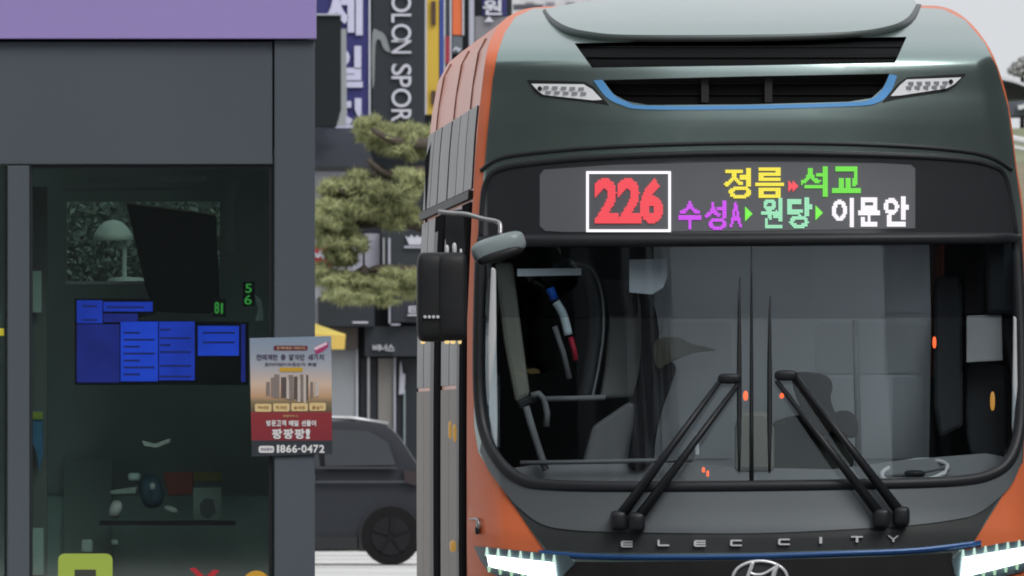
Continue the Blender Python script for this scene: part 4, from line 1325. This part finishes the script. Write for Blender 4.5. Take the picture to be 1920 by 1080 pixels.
# slate shop with the lingerie name over the door
sb = bld('shop_building', 'slate dark shop building with white lettering over its door', (735, 0), YF)
bx(sb, 'wall', 672.5, -700, 960, gy, YF + 0.02, 9, M_wallB)
bx(sb, 'sign_board', 715, 428, 797, 548, YF - 0.35, 0.30, mat('slate_board', (0.026, 0.032, 0.038), 0.5))
bx(sb, 'sign_edge', 728, 446, 732, 498, YF - 0.40, 0.3, M_paleboard)
bx(sb, 'sign_edge', 718, 446, 721, 496, YF - 0.40, 0.3, M_steel)
lg = link('crown_emblem', ext_me([(760, 442), (767, 446), (771, 440), (777, 446), (783, 441), (787, 446), (794, 441), (789, 459), (767, 459)], YF - 0.40, 0.05), M_white, sb)
bx(sb, 'emblem_underline', 758, 461, 792, 465, YF - 0.40, 0.05, M_paleboard)
bx(sb, 'fascia', 684, 612, 797, 668, YF - 0.40, 0.36, mat('slate_fascia', (0.02, 0.025, 0.032), 0.5))
bx(sb, 'upper_fascia', 734, 556, 797, 604, YF - 0.55, 0.5, mat('slate_fascia2', (0.024, 0.028, 0.037), 0.5))
bx(sb, 'fascia_line', 729, 560, 732, 606, YF - 0.57, 0.4, M_paleboard)
bx(sb, 'fascia_line', 733, 607, 750, 610, YF - 0.57, 0.4, M_paleboard)
for ch, b_ in (('비', (699, 646, 712, 658)), ('너', (713, 646, 725, 658)), ('스', (726, 646, 740, 658))):
    link('letter', letter_me(ch, b_, flat_placer(YF - 0.46), 0.02, 0.05), M_white, sb)
link('letter', letter_me('트', (764, 574, 783, 592), flat_placer(YF - 0.62), 0.02, 0.05), M_white, sb)
bx(sb, 'shop_window', 676, 672, 706, 880, YF - 0.06, 0.05, M_shopglass)
bx(sb, 'window_post', 689, 670, 693, 880, YF - 0.12, 0.1, M_steel)
bx(sb, 'door', 709, 672, 738, 900, YF - 0.08, 0.07, M_doorg)
bx(sb, 'door_frame', 738.5, 670, 742, 900, YF - 0.14, 0.12, M_paleboard)
bx(sb, 'shop_window', 744, 672, 797, 900, YF - 0.06, 0.05, M_shopglass)
bx(sb, 'window_post', 757, 730, 760, 864, YF - 0.12, 0.1, mat('post_teal', (0.22, 0.27, 0.29), 0.5))
link('window_display', ext_me([(750, 684), (752, 676), (755, 700), (760, 702), (758, 738), (748, 740)], YF - 0.13, 0.05), M_paleboard, sb)

# yellow awning
aw = bld('awning', 'small pale yellow awning over the shutter', (610, 640), YF - 1.4, 'awning', base=655)
M_awn = mat('awning_yellow', lin(226, 205, 110), 0.7, 0, 0, 0.06, 4)
v = [P(560, 596, YF - 0.75), P(588, 608, YF - 0.75), P(647, 629, YF - 1.5), P(560, 622, YF - 1.5)]
def slab3(vs, d):
    m_ = len(vs)
    b = [q + Vector(d) for q in vs]
    return mesh_from(vs + b, [list(range(m_)), list(range(2 * m_ - 1, m_ - 1, -1))] + [[i, (i + 1) % m_, m_ + (i + 1) % m_, m_ + i] for i in range(m_)])
link('canopy', slab3([P(560, 604, YF - 0.72), P(592, 607, YF - 0.72), P(648, 627, YF - 1.5), P(560, 622, YF - 1.5)], (0, 0, -0.05)), M_awn, aw)
link('valance', ext_me([(560, 623), (648, 629), (646, 655), (621, 655), (618, 640), (560, 640)], YF - 1.52, 0.03), mat('awning_valance', lin(206, 176, 92), 0.7, 0, 0, 0.08, 4), aw)

# red sign
rs = bld('shop_sign', 'red sign board with white script at the left edge of the shops', (604, 480), YF - 0.8, 'sign', base=500)
bx(rs, 'board', 570, 462, 621, 502, YF - 0.8, 0.12, mat('sign_red', lin(176, 32, 54), 0.5))
link('script', tube_me([P(x, y, YF - 0.84) for x, y in smooth_path([(588, 474), (596, 482), (601, 472), (606, 484), (612, 474), (618, 486)], per=4)], 0.018, 5), M_white, rs)

# tall signs above the shops
def tall_sign(label, x0, x1, y0, y1, Y, m, border=None, depth=0.25):
    r = bld('vertical_sign', label, ((x0 + x1) / 2, 0), Y, 'sign', 'tall signs over the far shops', y1)
    bx(r, 'panel', x0, y0, x1, y1, Y, depth, m, 0.01)
    if border:
        bx(r, 'border', border[0], y0, border[1], y1, Y - 0.03, 0.06, M_white)
    return r
YG2 = YF - 1.0
M_navy = mat('sign_navy', lin(50, 50, 104), 0.55, 0, 0, 0.05, 1)
s1 = tall_sign('navy blue vertical sign with big white characters at the left', 593, 694, -160, 262, YG2, M_navy, (691.5, 694.5))
for ch, b_ in (('제', (606, -42, 680, 66)), ('일', (610, 86, 680, 164)), ('정', (610, 184, 678, 268))):
    link('letter', letter_me(ch, b_, flat_placer(YG2 - 0.05), 0.035, 0.05), mat('sign_lilac_white', (0.50, 0.50, 0.66), 0.6), s1)
s2 = tall_sign('charcoal vertical banner with thin white sideways capitals', 697, 797, -220, 262, YG2 + 0.05, mat('sign_charcoal', (0.024, 0.030, 0.036), 0.55, 0, 0, 0.06, 1))
for ch, y0, y1 in (('K', -92, -60), ('O', -54, -16), ('L', 26, 42), ('O', -13, 23), ('O', 45, 78), ('N', 75, 100), ('S', 120, 141), ('P', 143, 163), ('O', 166, 201), ('R', 205, 228), ('T', 231, 252)):
    if ch == 'O' and y0 == -54:
        y0, y1 = -56, -19
    link('letter', letter_me(ch, (734, y0, 771, y1), flat_placer(YG2 - 0.0), 0.004, 0.05, 1), M_white, s2)
link('picture', ext_me(smooth_path([(698, 62), (710, 58), (722, 66), (730, 90), (731, 98), (720, 92), (712, 74), (704, 84), (702, 150), (698, 160)], True, 3), YG2 + 0.02, 0.02), mat('banner_print', (0.20, 0.22, 0.23), 0.6), s2)
s3 = tall_sign('yellow vertical sign with dark brown marks', 799, 823, -160, 215, YG2 + 0.1, mat('sign_yellow', lin(188, 158, 62), 0.55, 0, 0, 0.12, 1.2), (797, 800))
for y0, y1 in ((2, 47), (170, 196)):
    bx(s3, 'mark', 809, y0, 817, y1, YG2 + 0.05, 0.04, mat('mark_brown', (0.07, 0.04, 0.03), 0.6))
s4 = tall_sign('narrow royal blue vertical sign', 824.5, 832, -160, 230, YG2 + 0.1, mat('sign_royal', lin(62, 84, 160), 0.55), (832.2, 835))
s5 = tall_sign('narrow dark and red vertical sign between white lines', 836, 843, -160, 230, YG2 + 0.1, mat('sign_darkteal', (0.05, 0.06, 0.065), 0.55), (843.5, 846.5))
bx(s5, 'red_panel', 835.5, 68, 843.2, 118, YG2 + 0.05, 0.04, mat('panel_red', lin(150, 48, 62), 0.5))
s6 = tall_sign('orange vertical sign with a grey lower panel', 848, 867, -160, 66, YG2 + 0.1, mat('sign_orange', lin(206, 106, 66), 0.55, 0, 0, 0.08, 1.2), (867.2, 870))
bx(s6, 'lower_panel', 848, 68, 867, 100, YG2 + 0.1, 0.25, mat('panel_slate', (0.11, 0.13, 0.15), 0.5))
link('script', tube_me([P(x, y, YG2 + 0.06) for x, y in smooth_path([(850, 95), (856, 89), (859, 96), (863, 90)], per=3)], 0.012, 5), M_white, s6)
s7 = tall_sign('slim pale strip sign right of the orange one', 879, 889, -160, 160, YG2 + 0.1, M_paleboard)
s8 = tall_sign('violet blue sign with white characters over the bus roof', 904, 950, -160, 30, YG2 + 0.1, M_navy)
for ch, b_ in (('의', (905, -32, 942, -4)), ('원', (905, -1, 941, 28))):
    link('letter', letter_me(ch, b_, flat_placer(YG2 + 0.05), 0.03, 0.04), M_white, s8)
s9 = tall_sign('mid grey panel with a white arrow head over the bus roof', 890, 960, 30.6, 160, YG2 + 0.12, mat('panel_mid_grey', (0.19, 0.19, 0.21), 0.6))
link('arrow', ext_me([(917, 30), (926, 41), (908, 41)], YG2 + 0.06, 0.03), M_white, s9)

# dark box sign and dark lean-to roof beside the shelter
bs = bld('box_sign', 'black box sign standing out beside the shelter post', (615, 0), YF - 3, 'sign', base=235)
link('box', ext_me([(560, 29), (639, 29), (639, 205), (630, 237), (560, 237)], YF - 3, 0.5), mat('box_black', (0.017, 0.021, 0.023), 0.8, 0, 0, 0.15, 1, 0, 0.1), bs)
link('cap', ext_me(rect(560, 25.5, 640, 28.7), YF - 3.05, 0.6), M_paleboard, bs)
link('side_board', ext_me([(640, 54), (649, 54), (650, 205), (648, 236), (628, 236)], YF - 2.4, 0.2), mat('side_board_pale', (0.34, 0.36, 0.38), 0.6), bs)
lr = bld('lean_to_roof', 'dark slate lean-to roof below the black box sign', (640, 0), YF - 2.5, 'roof', base=316)
v = [P(540, 238, YF - 1.0), P(677, 238, YF - 1.0), P(704, 312, YF - 3.0), P(540, 312, YF - 3.0)]
link('slope', slab3(v, (0, 0.02, -0.06)), mat('roof_slate', (0.027, 0.031, 0.038), 0.55, 0, 0, 0.1, 1.5), lr)
bx(lr, 'gutter', 540, 312.5, 706, 320, YF - 3.05, 0.1, M_black)
bx(lr, 'white_soffit', 560, 322, 640, 332, YF - 2.6, 0.3, M_paleboard)

# pale buildings far behind, over the bus roof
fb = bld('far_building', 'pale far building just showing over the bus roof', (1130, 0), 420)
bx(fb, 'wall', 940, -420, 1330, HORIZON + 150, 420, 15, mat('far_wall', (0.62, 0.62, 0.64), 0.8, 0, 0, 0.06, 0.3))
for k in range(8):
    for j in range(2):
        bx(fb, 'window', 985 + k * 38, -30 + j * 34, 1002 + k * 38, -14 + j * 24, 419.9, 0.05, mat('far_window', (0.25, 0.25, 0.29), 0.3))
bx(fb, 'ledge', 962, 8, 1018, 16, 418, 1.5, mat('far_ledge', (0.09, 0.09, 0.11), 0.6))

# right: station roof, embankment
M_grass = mat('grass_bank', (0.20, 0.215, 0.13), 0.9, 0, 0, 0.30, 0.9, 0.4)
YR = 330.0
v = [P(1700, 245, YR), P(2600, 225, YR), P(2600, 520, YR - 55), P(1700, 520, YR - 55)]
vb = [Vector((q.x, q.y, -0.2)) for q in v]
em_ = mesh_from(v + vb + [Vector((q.x, YR + 200, q.z)) for q in v[:2]], [(0, 1, 2, 3), (3, 2, 6, 7), (0, 3, 7, 4), (1, 5, 6, 2), (0, 8, 9, 1)])
struct('grass_bank', em_, M_grass)
struct('dirt_bank', mesh_from([P(1700, 520, YR - 55), P(2600, 520, YR - 55), P(2600, 300, YR - 20.0) + Vector((0, 0, 0.05)), P(1700, 318, YR - 20.0) + Vector((0, 0, 0.05))], [(0, 1, 2, 3)]), mat('dry_bank', (0.22, 0.19, 0.125), 0.9, 0, 0, 0.3, 1.2))
ws = bld('station_roof', 'white arched canopy roof beyond the right side of the bus', (2000, 0), YR + 4, 'canopy')
M_canw = mat('canopy_white', (0.60, 0.61, 0.63), 0.5, 0, 0, 0.05, 0.5)
arc = smooth_path([(1780, 170), (1850, 148), (1885, 145), (1930, 160), (2000, 200)], per=5)
link('roof_arch', strip_me(arc, [(x, y + 6) for x, y in arc], 0, 0, 4.0, lambda x, y, o: P(x, y, YR + 3)), M_canw, ws)
arc2 = [(x, y + 11) for x, y in arc]
link('roof_sheet', strip_me([(x, y - 3) for x, y in arc2], [(x, 186) for x, y in arc2], 0, 0, 3.0, lambda x, y, o: P(x, max(y, 0), YR + 5)), mat('canopy_sheet', (0.50, 0.51, 0.53), 0.6), ws)
link('beam', ext_me([(1780, 196), (1890, 190), (1900, 190), (2100, 176), (2100, 214), (1900, 218), (1780, 218)], YR + 2.5, 2.0), mat('canopy_dark', (0.085, 0.095, 0.115), 0.5), ws)
link('beam_light', ext_me([(1908, 198), (1935, 192), (1935, 200), (1910, 206)], YR + 2.3, 0.2), M_canw, ws)
for x in (1800, 1960, 2060):
    bx(ws, 'column', x, 205, x + 8, 260, YR + 3, 0.4, M_steel)
gr = bld('guard_rail', 'white rail along the grass bank right of the bus', (1950, 0), YR - 14, 'rail', base=268)
link('rail', tube_me([P(x, y, YR - 14) for x, y in ((1780, 252), (1890, 258), (1920, 264), (2100, 290))], 0.045, 6), M_canw, gr)
link('rail', tube_me([P(x, y, YR - 14) for x, y in ((1780, 268), (1890, 274), (1920, 280), (2100, 306))], 0.03, 6), M_canw, gr)
for x in (1800, 1860, 1935, 2000):
    bx(gr, 'rail_post', x, 255 + (x - 1800) * 0.08, x + 5, 300 + (x - 1800) * 0.08, YR - 13.9, 0.08, M_canw)
tr = bld('far_tree', 'pale hazy tree crown above the white canopy', (1915, 0), YR + 40, 'tree')
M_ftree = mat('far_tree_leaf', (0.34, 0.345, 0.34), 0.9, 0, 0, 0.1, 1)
def leaf_cloud(pads, n_, size, needle=False):
    v, f = [], []
    for c, r in pads:
        for _ in range(n_):
            while True:
                q = Vector((random.uniform(-1, 1), random.uniform(-1, 1), random.uniform(-1, 1)))
                if q.length <= 1:
                    break
            p = c + Vector((q.x * r.x, q.y * r.y, q.z * r.z))
            d = Vector((random.gauss(0, 1), random.gauss(0, 1), random.gauss(0, 1))).normalized()
            if needle:
                d = (d + Vector((0, 0, 0.5))).normalized()
            u = d.cross(Vector((random.gauss(0, 1), random.gauss(0, 1), random.gauss(0, 1)))).normalized()
            L = size * random.uniform(0.6, 1.3)
            wd = L * (0.075 if needle else 0.5)
            s = len(v)
            v += [p - d * L - u * wd * 0.3, p - u * wd, p + d * L, p + u * wd]
            f.append((s, s + 1, s + 2, s + 3))
    return mesh_from(v, f, recalc=False)
pc = P(1915, 128, YR + 40)
link('crown', leaf_cloud([(P(1912, 132, YR + 40), Vector((0.20, 0.4, 0.10))), (P(1930, 122, YR + 40), Vector((0.3, 0.4, 0.12)))], 260, 0.05), M_ftree, tr)
link('trunk', tube_me([Vector((pc.x, pc.y, 0)), pc + Vector((0.02, 0, 0.05))], [0.12, 0.03], 6), M_brown, tr)

# ------------------------------------------------------------------ PINE TREE by the far pavement
YT = 222.0
pine = thing('pine_tree', 'olive green pine tree spreading flat needle pads beside the bus', 'tree', (P(866, 0, YT).x, YT, 0.0))
M_bark = mat('pine_bark', (0.085, 0.07, 0.058), 0.9, 0, 0, 0.35, 8, 0.5)
NEED = [mat('pine_needles', (0.30, 0.325, 0.155), 0.75, 0, 0, 0.35, 3), mat('pine_needles_dark', (0.235, 0.26, 0.135), 0.8, 0, 0, 0.35, 3), mat('pine_needles_light', (0.35, 0.36, 0.175), 0.7, 0, 0, 0.3, 3)]
tx = [(866, 1058), (862, 900), (870, 760), (862, 600), (872, 440), (866, 330), (872, 270), (868, 235)]
link('trunk', tube_me([P(x, y, YT) for x, y in smooth_path(tx, per=3)], [0.17 - 0.0058 * k for k in range(22)], 8), M_bark, pine, True)
limbs = [[(866, 560), (800, 514), (750, 506), (710, 503), (690, 508)], [(866, 545), (790, 520), (730, 520), (690, 512)], [(868, 360), (790, 322), (745, 330), (715, 322), (690, 300)],
         [(866, 460), (780, 420), (700, 418), (640, 425), (604, 440)], [(870, 260), (800, 270), (740, 265), (700, 245)], [(868, 470), (930, 430), (1000, 420)], [(870, 330), (950, 290), (1020, 280)],
         [(862, 600), (940, 570), (1010, 560)], [(715, 322), (690, 345), (640, 360)], [(690, 508), (650, 528), (615, 545)]]
for k, l in enumerate(limbs):
    n_ = len(smooth_path(l, per=3))
    dy = [0.0, 0.5, -0.4, 0.3, -0.6, 0.4, -0.3, 0.2, -0.5, 0.1][k]
    link('limb', tube_me([P(x, y, YT) + Vector((0, dy * i / n_, 0)) for i, (x, y) in enumerate(smooth_path(l, per=3))], [0.075 * (1 - 0.75 * i / n_) for i in range(n_)], 6), M_bark, pine, True)
pads = [
    [(740, 260, 46, 28), (705, 250, 30, 15), (780, 262, 28, 28), (760, 275, 40, 18), (690, 232, 18, 10)],
    [(770, 330, 22, 8)],
    [(690, 372, 60, 34), (740, 388, 50, 32), (650, 385, 40, 26), (765, 355, 26, 22), (640, 350, 30, 14), (700, 345, 40, 18), (615, 400, 22, 26)],
    [(650, 445, 30, 22), (605, 440, 18, 20), (640, 482, 24, 14)],
    [(700, 538, 56, 20), (740, 532, 46, 24), (655, 540, 40, 16), (625, 520, 32, 12), (770, 528, 26, 22), (690, 560, 40, 10), (600, 505, 16, 10)],
    [(960, 290, 60, 26), (1000, 410, 60, 26), (1000, 550, 50, 22)]]
k = 0
for grp in pads:
    for (x, y, rx_, ry_) in grp:
        S = YT / FPX
        dy = random.uniform(-0.5, 0.5)
        c = P(x, y, YT) + Vector((0, dy, 0))
        sub_p = []
        for _ in range(12):
            sub_p.append((c + Vector((random.uniform(-0.85, 0.85) * rx_ * S, random.uniform(-0.3, 0.3), random.uniform(-0.85, 0.85) * ry_ * S)), Vector((rx_ * S * 0.52, 0.30, ry_ * S * 0.34))))
        for _ in range(5):                         # loose outer sprays
            sub_p.append((c + Vector((random.uniform(-1.15, 1.15) * rx_ * S, random.uniform(-0.3, 0.3), random.uniform(-1.1, 1.1) * ry_ * S)), Vector((rx_ * S * 0.42, 0.28, ry_ * S * 0.30))))
        dens = int(20 + rx_ * ry_ * 0.085)
        for j in range(3):
            link('needle_pad', leaf_cloud(sub_p, int(dens * (0.7 if j else 1.1)), 0.066, True), NEED[j], pine)

# clipped hedge behind the shelter, seen through its back window
YH = 94.0
hg = thing('hedge', 'grey green clipped hedge seen through the back window of the shelter', 'hedge', (P(260, 0, YH).x, YH + 0.3, 0.06))
hm = []
x0_, x1_ = P(40, 0, YH).x, P(470, 0, YH).x
for a in np.linspace(x0_, x1_, 6):
    for z in np.linspace(0.35, 2.3, 6):
        hm.append((Vector((a, YH + 0.3, z)), Vector((0.16, 0.28, 0.30))))
link('foliage', leaf_cloud(hm, 900, 0.018), mat('hedge_leaf', (0.13, 0.175, 0.15), 0.8, 0, 0, 0.35, 4), hg)
link('core', box_me(x0_, x1_, YH + 0.50, YH + 0.58, 0.1, 2.4), mat('hedge_core', (0.13, 0.175, 0.155), 0.9, 0, 0, 0.3, 5), hg)
link('stem', tube_me([Vector(((x0_ + x1_) / 2, YH + 0.3, 0.0)), Vector(((x0_ + x1_) / 2, YH + 0.3, 0.4))], 0.05, 6), M_bark, hg)

# ------------------------------------------------------------------ unseen street blocks, added and toned to darken reflections in glass and paint
M_r1 = mat('added_wall_dark', (0.05, 0.052, 0.055), 0.7, 0, 0, 0.3, 0.3)
M_r2 = mat('added_wall_grey', (0.06, 0.061, 0.064), 0.8, 0, 0, 0.25, 0.2)
M_r3 = mat('added_wall_mid', (0.10, 0.105, 0.11), 0.8, 0, 0, 0.3, 0.3)
win_me = {}
def unseen_street_block(label, x0, x1, y0, y1, h, m, face):
    r = thing('unseen_street_block', label, 'building', ((x0 + x1) / 2, (y0 + y1) / 2, 0))
    link('wall', box_me(x0, x1, y0, y1, 0, h), m, r)
    nfl = max(2, int(h / 3.4))
    L = (y1 - y0) if face in 'LR' else (x1 - x0)
    nw = max(3, int(L / 5))
    for i in range(nw):
        for j in range(nfl):
            t = (i + 0.5) / nw
            z = 1.0 + j * 3.4
            if face == 'R':
                me = box_me(x1 - 0.05, x1 + 0.04, y0 + L * t - 1.4, y0 + L * t + 1.4, z, z + 1.9)
            elif face == 'L':
                me = box_me(x0 - 0.04, x0 + 0.05, y0 + L * t - 1.4, y0 + L * t + 1.4, z, z + 1.9)
            else:
                me = box_me(x0 + L * t - 1.4, x0 + L * t + 1.4, y1 - 0.05, y1 + 0.04, z, z + 1.9)
            link('window', me, M_shopglass, r)
unseen_street_block('unseen dark block added along the kerb to darken the left of the windscreen', -18, -6.0, 40, 95, 17, M_r1, 'R')
unseen_street_block('unseen mid grey block added along the kerb nearer the viewer', -34, -20, -30, 39, 14, M_r3, 'R')
unseen_street_block('unseen dark block added across the road to darken the right of the windscreen', 21, 34, 50, 120, 24, M_r1, 'L')
unseen_street_block('unseen grey block added across the road nearer the viewer', 21, 34, -10, 47, 16, M_r3, 'L')
unseen_street_block('unseen wide grey block added behind the viewer to darken reflections', -70, 80, -75, -60, 17, M_r2, 'F')
